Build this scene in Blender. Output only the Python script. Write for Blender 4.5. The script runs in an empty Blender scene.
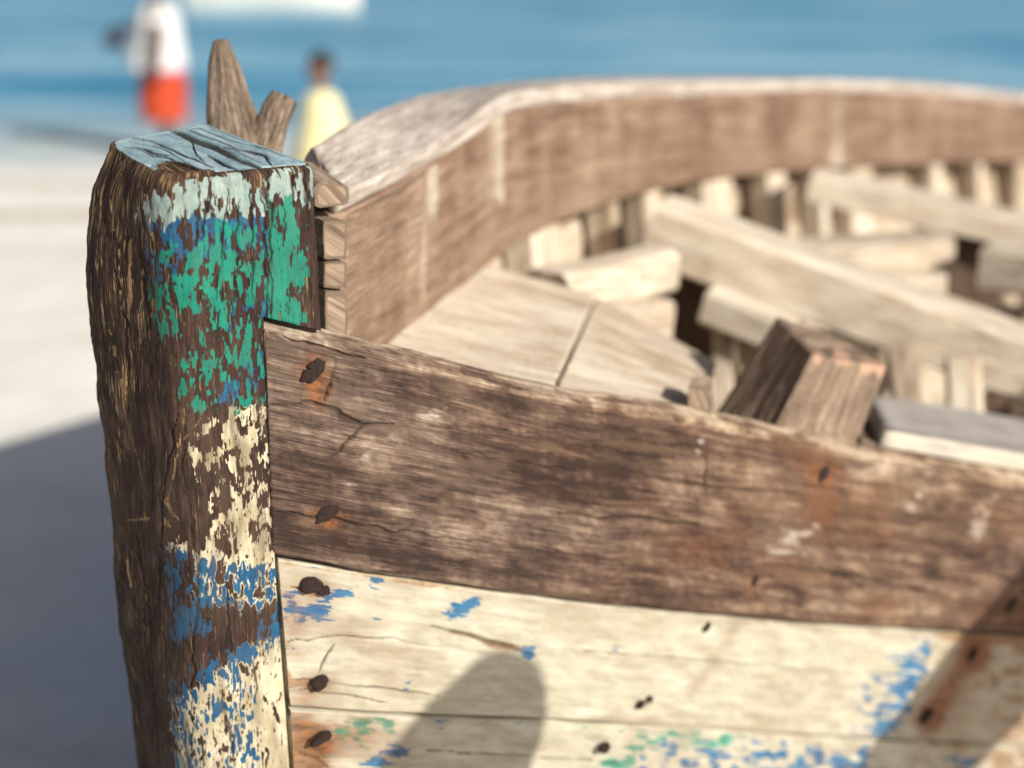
import bpy, math, random
import numpy as np
from mathutils import Vector, Matrix

random.seed(7)
rng = np.random.default_rng(11)
SC = bpy.context.scene
COL = SC.collection
R = math.radians

# ------------------------------------------------------------------ camera model
CAM_H, PITCH, FPX = 1.70, R(16.2), 1422.2
CP, SP = math.cos(PITCH), math.sin(PITCH)
FWD = np.array([0, CP, -SP]); UPV = np.array([0, SP, CP]); CAMP = np.array([0, 0, CAM_H])

def far(Y):
    d = max(0.0, Y - 1.5)
    return Y + .35 * d * d / (d + .25)
def st(P, keepz=False):
    x, y, z = P; y2 = far(y); k = y2 / y
    return np.array([x * k, y2, z if keepz else CAM_H - (CAM_H - z) * k])

def at(px, py, Y):
    """world point seen at pixel (px,py) whose horizontal distance ahead is Y metres (survey distances of the boat stretched by far())"""
    if Y < 6: Y = far(Y)
    d = FWD + np.array([1.0, 0, 0]) * ((px - 512) / FPX) + UPV * ((384 - py) / FPX)
    return CAMP + d * (Y / d[1])

def proj(P):
    Q = P - CAMP
    z = Q @ FWD
    z = np.where(np.abs(z) < 1e-6, 1e-6, z)
    return 512 + FPX * Q[..., 0] / z, 384 - FPX * (Q @ UPV) / z

# ------------------------------------------------------------------ numpy noise
def _hash(ix, iy, iz, seed):
    h = (ix.astype(np.int64) * 374761393 + iy.astype(np.int64) * 668265263 + iz.astype(np.int64) * 2147483647 + seed * 974711) & 0xFFFFFFFF
    h = ((h ^ (h >> 13)) * 1274126177) & 0xFFFFFFFF
    h = ((h ^ (h >> 16)) * 2246822519) & 0xFFFFFFFF
    return ((h ^ (h >> 15)) & 0xFFFFFF) / float(0xFFFFFF)

def vnoise(x, y, z=None, seed=0):
    x = np.asarray(x, float); y = np.asarray(y, float)
    z = np.zeros_like(x) if z is None else np.asarray(z, float)
    ix, iy, iz = np.floor(x), np.floor(y), np.floor(z)
    fx, fy, fz = x - ix, y - iy, z - iz
    s = lambda t: t * t * t * (t * (t * 6 - 15) + 10)
    fx, fy, fz = s(fx), s(fy), s(fz)
    r = 0
    for dx in (0, 1):
        wx = fx if dx else 1 - fx
        for dy in (0, 1):
            wy = fy if dy else 1 - fy
            for dz in (0, 1):
                wz = fz if dz else 1 - fz
                r = r + wx * wy * wz * _hash(ix + dx, iy + dy, iz + dz, seed)
    return r

def fbm(x, y, z=None, o=4, seed=0, gain=.5):
    a, s, t = 1.0, 0.0, 0.0
    z = np.zeros_like(x) if z is None else z
    for k in range(o):
        s = s + a * vnoise(x * 2 ** k, y * 2 ** k, z * 2 ** k, seed + k * 17); t += a; a *= gain
    return s / t

def sstep(a, b, x):
    t = np.clip((x - a) / (b - a), 0, 1)
    return t * t * (3 - 2 * t)

# ------------------------------------------------------------------ fields drawn on a surface (marks with a shape of their own)
def sdpoly(px, py, pts):
    """signed distance, positive inside"""
    pts = np.array(pts, float); n = len(pts)
    d = np.full(px.shape, 1e9); inside = np.zeros(px.shape, bool)
    for i in range(n):
        a, b = pts[i], pts[(i + 1) % n]
        e = b - a
        t = np.clip(((px - a[0]) * e[0] + (py - a[1]) * e[1]) / (e @ e + 1e-9), 0, 1)
        d = np.minimum(d, np.hypot(px - a[0] - t * e[0], py - a[1] - t * e[1]))
        c = (a[1] > py) != (b[1] > py)
        xi = a[0] + (py - a[1]) * (b[0] - a[0]) / (b[1] - a[1] + 1e-12)
        inside ^= c & (px < xi)
    return np.where(inside, d, -d)

def dline(px, py, pts):
    pts = np.array(pts, float)
    d = np.full(px.shape, 1e9); tt = np.zeros(px.shape)
    n = len(pts) - 1
    for i in range(n):
        a, b = pts[i], pts[i + 1]; e = b - a
        t = np.clip(((px - a[0]) * e[0] + (py - a[1]) * e[1]) / (e @ e + 1e-9), 0, 1)
        q = np.hypot(px - a[0] - t * e[0], py - a[1] - t * e[1])
        tt = np.where(q < d, (i + t) / n, tt); d = np.minimum(d, q)
    return d, tt

def ell(px, py, cx, cy, rx, ry, ang=0):
    c, s = math.cos(ang), math.sin(ang)
    u = (px - cx) * c + (py - cy) * s; v = -(px - cx) * s + (py - cy) * c
    return (u / rx) ** 2 + (v / ry) ** 2

def cracks_field(px, py, lines, jit=2.0, seed=5):
    jx = px + jit * 2 * (vnoise(px / 14, py / 14, seed=seed) - .5) + jit * (vnoise(px / 4, py / 4, seed=seed + 1) - .5)
    jy = py + jit * 2 * (vnoise(px / 14, py / 14, seed=seed + 2) - .5)
    f = np.zeros(px.shape)
    for pts, w in lines:
        d, t = dline(jx, jy, pts)
        ww = w * (1 - .65 * np.abs(2 * t - 1) ** 2)
        f = np.maximum(f, np.exp(-(d / ww) ** 2))
    return f * np.clip(.25 + 1.5 * vnoise(px / 22, py / 22, seed=seed + 4), 0, 1)

# ------------------------------------------------------------------ scene tree
ROOT = {}
def thing(name, label, cat, loc=(0, 0, 0), group=None):
    o = bpy.data.objects.new(name, None); COL.objects.link(o)
    o.location = loc; o.empty_display_size = .1
    o['label'] = label; o['category'] = cat
    if group: o['group'] = group
    ROOT[o.name] = np.array(loc, float)
    return o

def origin_of(o):
    p = np.zeros(3)
    while o is not None:
        p += np.array(o.location); o = o.parent
    return p

def mesh_obj(name, V, F, mat, parent=None, attrs=None, vattrs=None, smooth=True, sharp=None):
    V = np.asarray(V, float)
    off = origin_of(parent) if parent is not None else np.zeros(3)
    me = bpy.data.meshes.new(name)
    if isinstance(F, np.ndarray):
        Vl = (V - off).astype(np.float32)
        me.vertices.add(len(Vl)); me.vertices.foreach_set('co', Vl.ravel())
        n = F.shape[0]; k = F.shape[1]
        me.loops.add(n * k); me.loops.foreach_set('vertex_index', F.astype(np.int32).ravel())
        me.polygons.add(n); me.polygons.foreach_set('loop_start', np.arange(0, n * k, k, dtype=np.int32))
        me.update(calc_edges=True)
    else:
        me.from_pydata([tuple(v) for v in (V - off)], [], [tuple(f) for f in F]); me.update()
    for k, a in (attrs or {}).items():
        at_ = me.attributes.new(k, 'FLOAT', 'POINT'); at_.data.foreach_set('value', np.asarray(a, np.float32).ravel())
    for k, a in (vattrs or {}).items():
        at_ = me.attributes.new(k, 'FLOAT_VECTOR', 'POINT'); at_.data.foreach_set('vector', np.asarray(a, np.float32).ravel())
    me.validate()
    if smooth:
        me.polygons.foreach_set('use_smooth', np.ones(len(me.polygons), bool))
        if sharp is not None:
            me.set_sharp_from_angle(angle=sharp)
    o = bpy.data.objects.new(name, me); COL.objects.link(o)
    if mat is not None: me.materials.append(mat)
    if parent is not None: o.parent = parent
    return o

def grid_faces(nu, nl, closed=True, flip=False):
    i = np.arange(nu - 1)[:, None]; j = np.arange(nl if closed else nl - 1)[None, :]
    j2 = (j + 1) % nl
    a = i * nl + j; b = i * nl + j2; c = (i + 1) * nl + j2; d = (i + 1) * nl + j
    F = np.stack([a, b, c, d], -1).reshape(-1, 4)
    return F[:, ::-1].copy() if flip else F

def vnormals(V, F):
    n = np.zeros_like(V)
    fn = np.cross(V[F[:, 2]] - V[F[:, 0]], V[F[:, 3]] - V[F[:, 1]])
    for k in range(4): np.add.at(n, F[:, k], fn)
    return n / (np.linalg.norm(n, axis=1, keepdims=True) + 1e-12)

# ------------------------------------------------------------------ materials
class NT:
    def __init__(s, name):
        s.m = bpy.data.materials.new(name); s.m.use_nodes = True
        s.t = s.m.node_tree; s.n = s.t.nodes; s.l = s.t.links
        s.bsdf = s.n['Principled BSDF']
    def node(s, typ, **kw):
        n = s.n.new(typ)
        for k, v in kw.items(): setattr(n, k, v)
        return n
    def put(s, sock, v):
        if hasattr(v, 'is_output') or isinstance(v, bpy.types.NodeSocket): s.l.new(v, sock)
        else: sock.default_value = v
    def math(s, op, a, b=None, c=None, clamp=False):
        n = s.node('ShaderNodeMath', operation=op, use_clamp=clamp)
        s.put(n.inputs[0], a)
        if b is not None: s.put(n.inputs[1], b)
        if c is not None: s.put(n.inputs[2], c)
        return n.outputs[0]
    def attr(s, name, vec=False):
        n = s.node('ShaderNodeAttribute', attribute_name=name)
        return n.outputs['Vector'] if vec else n.outputs['Fac']
    def noise(s, vec, scale, detail=4, rough=.55, scl=1.0, dist=0.0):
        m = s.node('ShaderNodeMapping'); s.l.new(vec, m.inputs['Vector']); m.inputs['Scale'].default_value = scale
        n = s.node('ShaderNodeTexNoise'); s.l.new(m.outputs[0], n.inputs['Vector'])
        n.inputs['Scale'].default_value = scl; n.inputs['Detail'].default_value = detail
        n.inputs['Roughness'].default_value = rough; n.inputs['Distortion'].default_value = dist
        return n.outputs['Fac']
    def ramp(s, fac, stops, interp='LINEAR'):
        n = s.node('ShaderNodeValToRGB'); s.l.new(fac, n.inputs['Fac'])
        cr = n.color_ramp; cr.interpolation = interp
        while len(cr.elements) < len(stops): cr.elements.new(.5)
        for e, (p, c) in zip(cr.elements, stops):
            e.position = p; e.color = (*c, 1) if len(c) == 3 else c
        return n.outputs['Color']
    def mix(s, fac, a, b, blend='MIX'):
        n = s.node('ShaderNodeMix', data_type='RGBA', blend_type=blend)
        s.put(n.inputs[0], fac)
        s.put(n.inputs[6], a if not isinstance(a, tuple) else (*a, 1))
        s.put(n.inputs[7], b if not isinstance(b, tuple) else (*b, 1))
        return n.outputs[2]
    def step(s, v, lo, hi):
        n = s.node('ShaderNodeMapRange', interpolation_type='SMOOTHSTEP'); s.put(n.inputs['Value'], v)
        n.inputs['From Min'].default_value = lo; n.inputs['From Max'].default_value = hi
        return n.outputs[0]

def wood(name, stops, layers=(), rough=.85, along=5, cross=70, fine=420, bump=.5, bdist=.0025, chips=.5, streak=None, tone_gain=.5, blotch=.25, under=(), soft=.075, saw=.15, dirtc=(.13, .085, .055)):
    """weathered timber: grain from the part's own grain coordinates, then the chipped paint coats whose extent is stored on the surface.
    layers: (attr, colour, colour2, chip strength)"""
    T = NT(name)
    g = T.attr('grain', True); tone = T.attr('tone')
    n1 = T.noise(g, (along, cross, cross), 6, .62, dist=.3)
    n2 = T.noise(g, (along * 3.5, fine, fine), 3, .6)
    n3 = T.noise(g, (9, 14, 14), 4, .6)
    n4 = T.noise(g, (110, 140, 140), 3, .6)
    n5 = T.noise(g, (130, 22, 22), 3, .6)
    v = T.math('ADD', T.math('MULTIPLY_ADD', n1, 1.2, -.35), T.math('MULTIPLY_ADD', n5, saw, -.5 * saw))
    v = T.math('ADD', v, T.math('MULTIPLY_ADD', n2, 1.0, -.5))
    v = T.math('ADD', v, T.math('MULTIPLY_ADD', n3, blotch * 2, -blotch))
    v = T.math('ADD', v, T.math('MULTIPLY_ADD', n4, .5, -.25))
    hgt = v
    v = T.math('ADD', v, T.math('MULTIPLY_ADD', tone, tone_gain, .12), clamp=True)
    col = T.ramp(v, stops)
    if streak:
        s_ = T.noise(g, (along * 3.0, cross * 4.0, cross * 4.0), 4, .55, dist=.6)
        f = T.step(T.math('ADD', s_, T.math('MULTIPLY', T.attr('fibre'), .22)), .635, .73)
        col = T.mix(T.math('MULTIPLY', f, .7), col, streak)
        hgt = T.math('ADD', hgt, T.math('MULTIPLY', f, .5))
    for (a, c1, k) in under:                       # stains that soak the bare wood
        col = T.mix(T.math('MULTIPLY', T.attr(a), k, clamp=True), col, c1)
    chip = T.noise(g, (48, 190, 190), 6, .72)
    chip2 = T.noise(g, (260, 520, 520), 2, .6)
    rgh = None; pmask = None
    for i, (a, c1, c2, k) in enumerate(layers):
        am = T.attr(a)
        q = T.math('ADD', am, T.math('MULTIPLY_ADD', chip, 2.0 * k, -k))
        q = T.math('ADD', q, T.math('MULTIPLY_ADD', chip2, k * 1.1, -.55 * k))
        q = T.math('ADD', q, T.math('MULTIPLY_ADD', n2, -2.6 * k, 1.3 * k))
        f = T.step(q, .5 - soft, .5 + soft)
        if soft > .2: f = T.math('MULTIPLY', f, .75)
        pv = T.noise(g, (22 + 3 * i, 38, 38), 5, .65)
        pc = T.mix(T.step(pv, .3, .72), c1, c2)
        pc = T.mix(T.math('MULTIPLY', T.step(n2, .5, .8), .28), pc, tuple(.45 * x for x in c1))
        col = T.mix(f, col, pc)
        pmask = f if pmask is None else T.math('MAXIMUM', pmask, f)
    dn = T.noise(g, (14, 60, 60), 5, .65)
    col = T.mix(T.math('MULTIPLY', T.attr('dirt'), T.step(dn, .36, .66), clamp=True), col, dirtc)
    st = T.attr('stain')
    col = T.mix(T.math('MULTIPLY', st, T.math('MULTIPLY_ADD', n4, .7, .5), clamp=True), col, (.16, .062, .022))
    ru = T.attr('rust')
    rn = T.noise(g, (60, 90, 90), 4, .6)
    col = T.mix(T.math('MULTIPLY', ru, T.math('MULTIPLY_ADD', rn, .9, .45), clamp=True), col, T.mix(T.step(rn, .35, .65), (.07, .026, .014), (.26, .105, .040)))
    hs_ = T.node('ShaderNodeHueSaturation'); T.l.new(T.math('MULTIPLY_ADD', T.attr('grey'), -.6, 1.0), hs_.inputs['Saturation']); T.l.new(col, hs_.inputs['Color']); col = hs_.outputs[0]
    cr = T.attr('crack')
    col = T.mix(T.math('MULTIPLY', cr, .88, clamp=True), col, (.026, .016, .012))
    T.l.new(col, T.bsdf.inputs['Base Color'])
    if pmask is not None:
        T.l.new(T.math('MULTIPLY_ADD', pmask, -.22, rough), T.bsdf.inputs['Roughness'])
        hgt = T.math('ADD', T.math('MULTIPLY', hgt, T.math('MULTIPLY_ADD', pmask, -.6, 1.0)), T.math('MULTIPLY', pmask, .45))
    else:
        T.bsdf.inputs['Roughness'].default_value = rough
    T.bsdf.inputs['Specular IOR Level'].default_value = .3
    b = T.node('ShaderNodeBump'); b.inputs['Strength'].default_value = bump; b.inputs['Distance'].default_value = bdist
    T.l.new(hgt, b.inputs['Height']); T.l.new(b.outputs[0], T.bsdf.inputs['Normal'])
    return T.m

def plain(name, c1, c2, scale=20, rough=.8, bump=0.0, coord='Object'):
    T = NT(name)
    tc = T.node('ShaderNodeTexCoord')
    n = T.noise(tc.outputs[coord], (scale,) * 3, 5, .6)
    col = T.ramp(n, [(.3, c1), (.7, c2)])
    T.l.new(col, T.bsdf.inputs['Base Color']); T.bsdf.inputs['Roughness'].default_value = rough
    if bump:
        b = T.node('ShaderNodeBump'); b.inputs['Strength'].default_value = bump; b.inputs['Distance'].default_value = .004
        T.l.new(n, b.inputs['Height']); T.l.new(b.outputs[0], T.bsdf.inputs['Normal'])
    return T.m

CREAM, CREAM2 = (.40, .37, .285), (.53, .505, .425)
BLUE, BLUE2 = (.002, .055, .145), (.006, .10, .215)
GREEN, GREEN2 = (.0, .145, .105), (.002, .225, .158)
PALE, PALE2 = (.16, .25, .25), (.34, .41, .385)
SKYP, SKYP2 = (.16, .28, .36), (.38, .51, .57)

M_POST = wood('weathered_stem_wood', [(.10, (.011, .0055, .0055)), (.47, (.040, .020, .016)), (.77, (.10, .057, .040)), (1, (.28, .185, .12))],
              layers=[('p_cream', (.38, .325, .20), (.60, .55, .42), .6), ('p_blue', BLUE, BLUE2, .6), ('p_pale', PALE, PALE2, .55),
                      ('p_green', GREEN, GREEN2, .6), ('p_top', SKYP, SKYP2, .5)],
              along=9, cross=110, fine=520, bump=.6, bdist=.0025, streak=(.36, .24, .12), dirtc=(.075, .047, .032))
M_SHEER = wood('weathered_sheer_plank_wood', [(.03, (.028, .014, .011)), (.36, (.105, .060, .042)), (.64, (.235, .158, .108)), (1, (.52, .42, .31))],
               layers=[('p_pale', (.42, .36, .29), (.55, .49, .41), .5)], along=6, cross=95, fine=480, bump=.6, tone_gain=.5, soft=.42, saw=.12)
M_CREAM = wood('chipped_cream_painted_wood', [(.05, (.08, .05, .035)), (.5, (.30, .21, .13)), (1, (.55, .44, .30))],
               layers=[('p_cream', CREAM, CREAM2, .35), ('p_green', (.02, .22, .16), (.10, .32, .25), 1.0), ('p_blue', (.006, .10, .25), (.02, .17, .34), 1.0)],
               along=5, cross=60, fine=330, bump=.35)
M_RIM = wood('grey_brown_board_wood', [(.05, (.11, .065, .045)), (.45, (.245, .165, .12)), (.75, (.36, .265, .205)), (1, (.58, .50, .43))],
             layers=[('p_pale', (.55, .48, .40), (.64, .58, .51), .5)], along=4, cross=40, fine=200, bump=.4, tone_gain=.5, soft=.42)
M_RAIL = wood('silvered_rail_wood', [(.05, (.24, .19, .17)), (.5, (.56, .515, .485)), (1, (.80, .77, .74))], along=5, cross=60, fine=250, bump=.4)
M_IN = wood('bleached_inner_timber', [(.0, (.26, .175, .12)), (.28, (.48, .385, .295)), (.58, (.65, .58, .485)), (1, (.76, .72, .64))],
            along=4, cross=22, fine=120, bump=.4, tone_gain=.6)
M_BLOCK = wood('rough_timber_head_wood', [(.03, (.07, .047, .037)), (.36, (.20, .145, .11)), (.65, (.38, .29, .22)), (1, (.58, .48, .38))],
               layers=[('p_pale', (.56, .34, .23), (.62, .42, .31), .5)], along=8, cross=90, fine=400, bump=.7, soft=.3)
M_CAP = wood('blue_grey_weathered_board', [(.05, (.17, .155, .15)), (.5, (.37, .35, .35)), (1, (.66, .60, .50))], along=5, cross=60, fine=300, bump=.4)
M_BRANCH = wood('grey_brown_branch_wood', [(.05, (.06, .042, .033)), (.4, (.20, .15, .115)), (.65, (.38, .305, .235)), (1, (.56, .46, .36))], along=10, cross=60, fine=240, bump=.9, bdist=.004)
M_NAIL = plain('rusty_iron', (.006, .003, .003), (.034, .014, .010), 300, .9, .8)
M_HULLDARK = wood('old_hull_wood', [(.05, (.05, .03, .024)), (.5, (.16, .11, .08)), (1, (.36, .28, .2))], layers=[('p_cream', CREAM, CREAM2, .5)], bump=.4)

# ------------------------------------------------------------------ curve + plank loft
def catmull(pts, ts, knots=None):
    pts = np.array(pts, float); n = len(pts)
    d = np.r_[0, np.cumsum(np.maximum(np.linalg.norm(np.diff(pts, axis=0), axis=1), 1e-6))]
    if knots is None: knots = d / d[-1]
    out = np.zeros((len(ts), pts.shape[1]))
    # finite-difference tangents (non-uniform)
    m = np.zeros_like(pts)
    for i in range(n):
        if i == 0: m[i] = (pts[1] - pts[0]) / (knots[1] - knots[0])
        elif i == n - 1: m[i] = (pts[-1] - pts[-2]) / (knots[-1] - knots[-2])
        else:
            a = (pts[i] - pts[i - 1]) / (knots[i] - knots[i - 1]); b = (pts[i + 1] - pts[i]) / (knots[i + 1] - knots[i])
            h0, h1 = knots[i] - knots[i - 1], knots[i + 1] - knots[i]
            m[i] = (a * h1 + b * h0) / (h0 + h1)
    idx = np.clip(np.searchsorted(knots, ts, side='right') - 1, 0, n - 2)
    h = (knots[idx + 1] - knots[idx])[:, None]; t = ((ts - knots[idx]) / (knots[idx + 1] - knots[idx]))[:, None]
    return ((2 * t ** 3 - 3 * t ** 2 + 1) * pts[idx] + (t ** 3 - 2 * t ** 2 + t) * h * m[idx]
            + (-2 * t ** 3 + 3 * t ** 2) * pts[idx + 1] + (t ** 3 - t ** 2) * h * m[idx + 1])

def section(h, th, nf, nt, r, nc=4, nback=4, rt=None):
    if rt is not None: return section_bevel(h, th, nf, nt, r, rt, nc, nback)
    """rounded rectangle in (a across the face, b depth); starts at bottom front. r corner radius"""
    P = []
    for k in range(nf): P.append((r + (h - 2 * r) * k / (nf - 1), 0.0))
    for k in range(1, nc): q = math.pi / 2 * k / nc; P.append((h - r + r * math.sin(q), r - r * math.cos(q)))
    for k in range(nt): P.append((h, r + (th - 2 * r) * k / (nt - 1)))
    for k in range(1, nc): q = math.pi / 2 * k / nc; P.append((h - r + r * math.cos(q), th - r + r * math.sin(q)))
    for k in range(nback): P.append((h - r - (h - 2 * r) * k / (nback - 1), th))
    for k in range(1, nc): q = math.pi / 2 * k / nc; P.append((r - r * math.sin(q), th - r + r * math.cos(q)))
    for k in range(nt): P.append((0.0, th - r - (th - 2 * r) * k / (nt - 1)))
    for k in range(1, nc): q = math.pi / 2 * k / nc; P.append((r - r * math.cos(q), r - r * math.sin(q)))
    return np.array(P)

def section_bevel(h, th, nf, nt, r, rt, nc, nback):
    P = section(h, th, nf, nt, r, nc, nback)
    # worn, sloping top arris: lower the front of the top edge
    a, b = P[:, 0].copy(), P[:, 1].copy()
    drop = rt * np.clip(1 - b / (th * .75), 0, 1)
    P[:, 0] = np.where(a > h * .5, a - drop * np.clip((a - h * .5) / (h * .5), 0, 1) ** 6, a)
    return P
SEED = [100]
def plank(name, A, B, th, mat, parent, out, nu=60, nf=16, nt=4, r=.004, knots=None, ts=None, detail=None, wob=.002, amp=.0012, tone=0.0, sharp=None, edge=0.0, rt=None):
    """a plank lofted between edge curve A (low edge) and B (high edge); its show face looks along `out`"""
    SEED[0] += 7; sd = SEED[0]
    ts = np.linspace(0, 1, nu) if ts is None else ts
    nu = len(ts)
    a = catmull(A, ts, knots); b = catmull(B, ts, knots)
    tang = np.gradient((a + b) / 2, axis=0); tang /= np.linalg.norm(tang, axis=1, keepdims=True)
    w = b - a; wl = np.linalg.norm(w, axis=1)
    wd = w / wl[:, None]
    nrm = np.cross(tang, wd); nrm /= np.linalg.norm(nrm, axis=1, keepdims=True)
    sgn = np.sign(nrm @ np.array(out, float)); nrm = nrm * np.where(sgn == 0, 1, sgn)[:, None]
    flip = np.mean(sgn) < 0
    al = np.r_[0, np.cumsum(np.linalg.norm(np.diff((a + b) / 2, axis=0), axis=1))]
    if edge:
        e1 = edge * (fbm(al * 9, al * 0 + sd, o=4, seed=sd) - .5) * 2; e2 = edge * (fbm(al * 9, al * 0 + sd + 5, o=4, seed=sd + 1) - .5) * 2
        b = b + wd * e1[:, None]; a = a + wd * e2[:, None]; wl = wl + e1 - e2
    S = section(1.0, 1.0, nf, nt, .0, 4) if False else None
    h0 = float(np.median(wl)); sec = section(h0, th, nf, nt, min(r, th * .45, h0 * .45), rt=rt)
    nl = len(sec)
    V = a[:, None, :] + wd[:, None, :] * (sec[None, :, 0, None] * (wl / h0)[:, None, None]) - nrm[:, None, :] * sec[None, :, 1, None]
    per = np.r_[0, np.cumsum(np.linalg.norm(np.diff(sec, axis=0), axis=1))]
    G = np.zeros((nu, nl, 3)); G[..., 0] = al[:, None] + sd * 1.37; G[..., 1] = per[None, :] + sd * .71; G[..., 2] = sd * .3
    face = np.zeros((nu, nl)); face[:, :nf] = 1
    # end caps as rings closing on the middle
    ncap = 3; c0 = V[0].mean(0); c1 = V[-1].mean(0)
    ks = np.linspace(0, 1, ncap + 1)[1:] * .98
    pre = np.stack([V[0] * (1 - k) + c0 * k for k in ks[::-1]]); post = np.stack([V[-1] * (1 - k) + c1 * k for k in ks])
    V = np.concatenate([pre, V, post]); G = np.concatenate([np.repeat(G[:1], ncap, 0), G, np.repeat(G[-1:], ncap, 0)])
    face = np.concatenate([np.zeros((ncap, nl)), face, np.zeros((ncap, nl))])
    NU = nu + 2 * ncap
    V = V.reshape(-1, 3); G = G.reshape(-1, 3); face = face.ravel()
    F = grid_faces(NU, nl, True, flip=flip)
    # make sure faces look outward
    N = vnormals(V, F)
    mid = (NU // 2) * nl + nf // 2
    if N[mid] @ nrm[nu // 2] < 0:
        F = F[:, ::-1].copy(); N = -N
    x, y = G[:, 0], G[:, 1]
    disp = wob * 2 * (fbm(x * 5, y * 6, o=3, seed=sd) - .5) + amp * 2 * (fbm(x * 14, y * 160, o=4, seed=sd + 3) - .5)
    n = len(V)
    attrs = dict(tone=np.full(n, tone) + .5 * (fbm(x * 2.5, y * 9, o=3, seed=sd + 9) - .5), crack=np.zeros(n), rust=np.zeros(n), stain=np.zeros(n), dirt=.30 + .25 * (fbm(x * 4, y * 7, o=3, seed=sd + 31) - .5))
    if detail is not None:
        px, py = proj(V)
        d2 = detail(px, py, G, face, attrs)
        if d2 is not None: disp = disp + d2
    V = V + N * disp[:, None]
    return mesh_obj(name, V, F, mat, parent, attrs, dict(grain=G), sharp=sharp)

def hexa(name, Q0, Q1, mat, parent, n_len=20, n_edge=10, ch=.12, amp=.0015, wob=.003, tone=0.0, detail=None, rnd=0.0, sharp=R(50)):
    """a timber lofted from end quad Q0 to end quad Q1, arrises worn, ends closed"""
    SEED[0] += 7; sd = SEED[0]
    Q0 = np.array(Q0, float); Q1 = np.array(Q1, float)
    def loop(Q):
        c = Q.mean(0); P = []
        for i in range(4):
            p, q = Q[i], Q[(i + 1) % 4]
            for k in range(n_edge):
                t = ch + (1 - 2 * ch) * k / (n_edge - 1) if n_edge > 1 else .5
                pt = p + (q - p) * t
                bulge = rnd * math.sin(math.pi * t)
                P.append(c + (pt - c) * (1 + bulge))
        return np.array(P)
    l0, l1 = loop(Q0), loop(Q1); nl = len(l0)
    L = np.linalg.norm(Q1.mean(0) - Q0.mean(0))
    us = np.linspace(0, 1, n_len)
    V = l0[None] * (1 - us)[:, None, None] + l1[None] * us[:, None, None]
    per = np.r_[0, np.cumsum(np.linalg.norm(np.diff(l0, axis=0), axis=1))]
    G = np.zeros((n_len, nl, 3)); G[..., 0] = us[:, None] * L + sd * 1.3; G[..., 1] = per[None] + sd * .7
    ncap = 6; c0, c1 = l0.mean(0), l1.mean(0)
    ks = (np.linspace(0, 1, ncap + 1)[1:]) * .985
    pre = np.stack([V[0] * (1 - k) + c0 * k for k in ks[::-1]]); post = np.stack([V[-1] * (1 - k) + c1 * k for k in ks])
    def capG(ring):
        g = np.zeros(ring.shape); g[..., 0] = (ring @ np.array([.6, .5, .6])) * .4 + sd; g[..., 1] = ring @ np.array([.8, -.5, .3]) + sd * 2; return g
    G = np.concatenate([capG(pre), G, capG(post)]); V = np.concatenate([pre, V, post])
    NU = n_len + 2 * ncap; V = V.reshape(-1, 3); G = G.reshape(-1, 3)
    F = grid_faces(NU, nl, True); N = vnormals(V, F)
    mid = (NU // 2) * nl
    cm = (c0 + c1) / 2
    if N[mid + n_edge // 2] @ (V[mid + n_edge // 2] - cm) < 0: F = F[:, ::-1].copy(); N = -N
    x, y = G[:, 0], G[:, 1]
    disp = wob * 2 * (fbm(x * 7, y * 9, o=3, seed=sd) - .5) + amp * 2 * (fbm(x * 16, y * 120, o=4, seed=sd + 2) - .5)
    n = len(V)
    attrs = dict(tone=np.full(n, tone) + .5 * (fbm(x * 3, y * 8, o=3, seed=sd + 9) - .5), crack=np.zeros(n), rust=np.zeros(n), stain=np.zeros(n), dirt=.45 * sstep(.42, .62, fbm(x * 4, y * 9, o=3, seed=sd + 31)))
    if detail is not None:
        px, py = proj(V); d2 = detail(px, py, V, G, attrs)
        if d2 is not None: disp = disp + d2
    V = V + N * disp[:, None]
    return mesh_obj(name, V, F, mat, parent, attrs, dict(grain=G), sharp=sharp)

def beam(name, p0, p1, w, h, mat, parent, up=(0, 0, 1), **kw):
    p0 = np.array(p0); p1 = np.array(p1); d = p1 - p0
    if parent is boat: k_ = 1 + .13 * max(0, min(1, (p0[1] - 1.6) / 1.4)); w *= k_; h *= k_
    d = d / np.linalg.norm(d)
    up = np.array(up, float); s = np.cross(d, up); s /= np.linalg.norm(s); u = np.cross(s, d)
    q = [(-1, -1), (1, -1), (1, 1), (-1, 1)]
    Q0 = [p0 + s * a * w / 2 + u * b * h / 2 for a, b in q]; Q1 = [p1 + s * a * w / 2 + u * b * h / 2 for a, b in q]
    L = np.linalg.norm(p1 - p0)
    kw.setdefault('n_len', max(6, int(L / .02)))
    return hexa(name, Q0, Q1, mat, parent, **kw)

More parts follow.
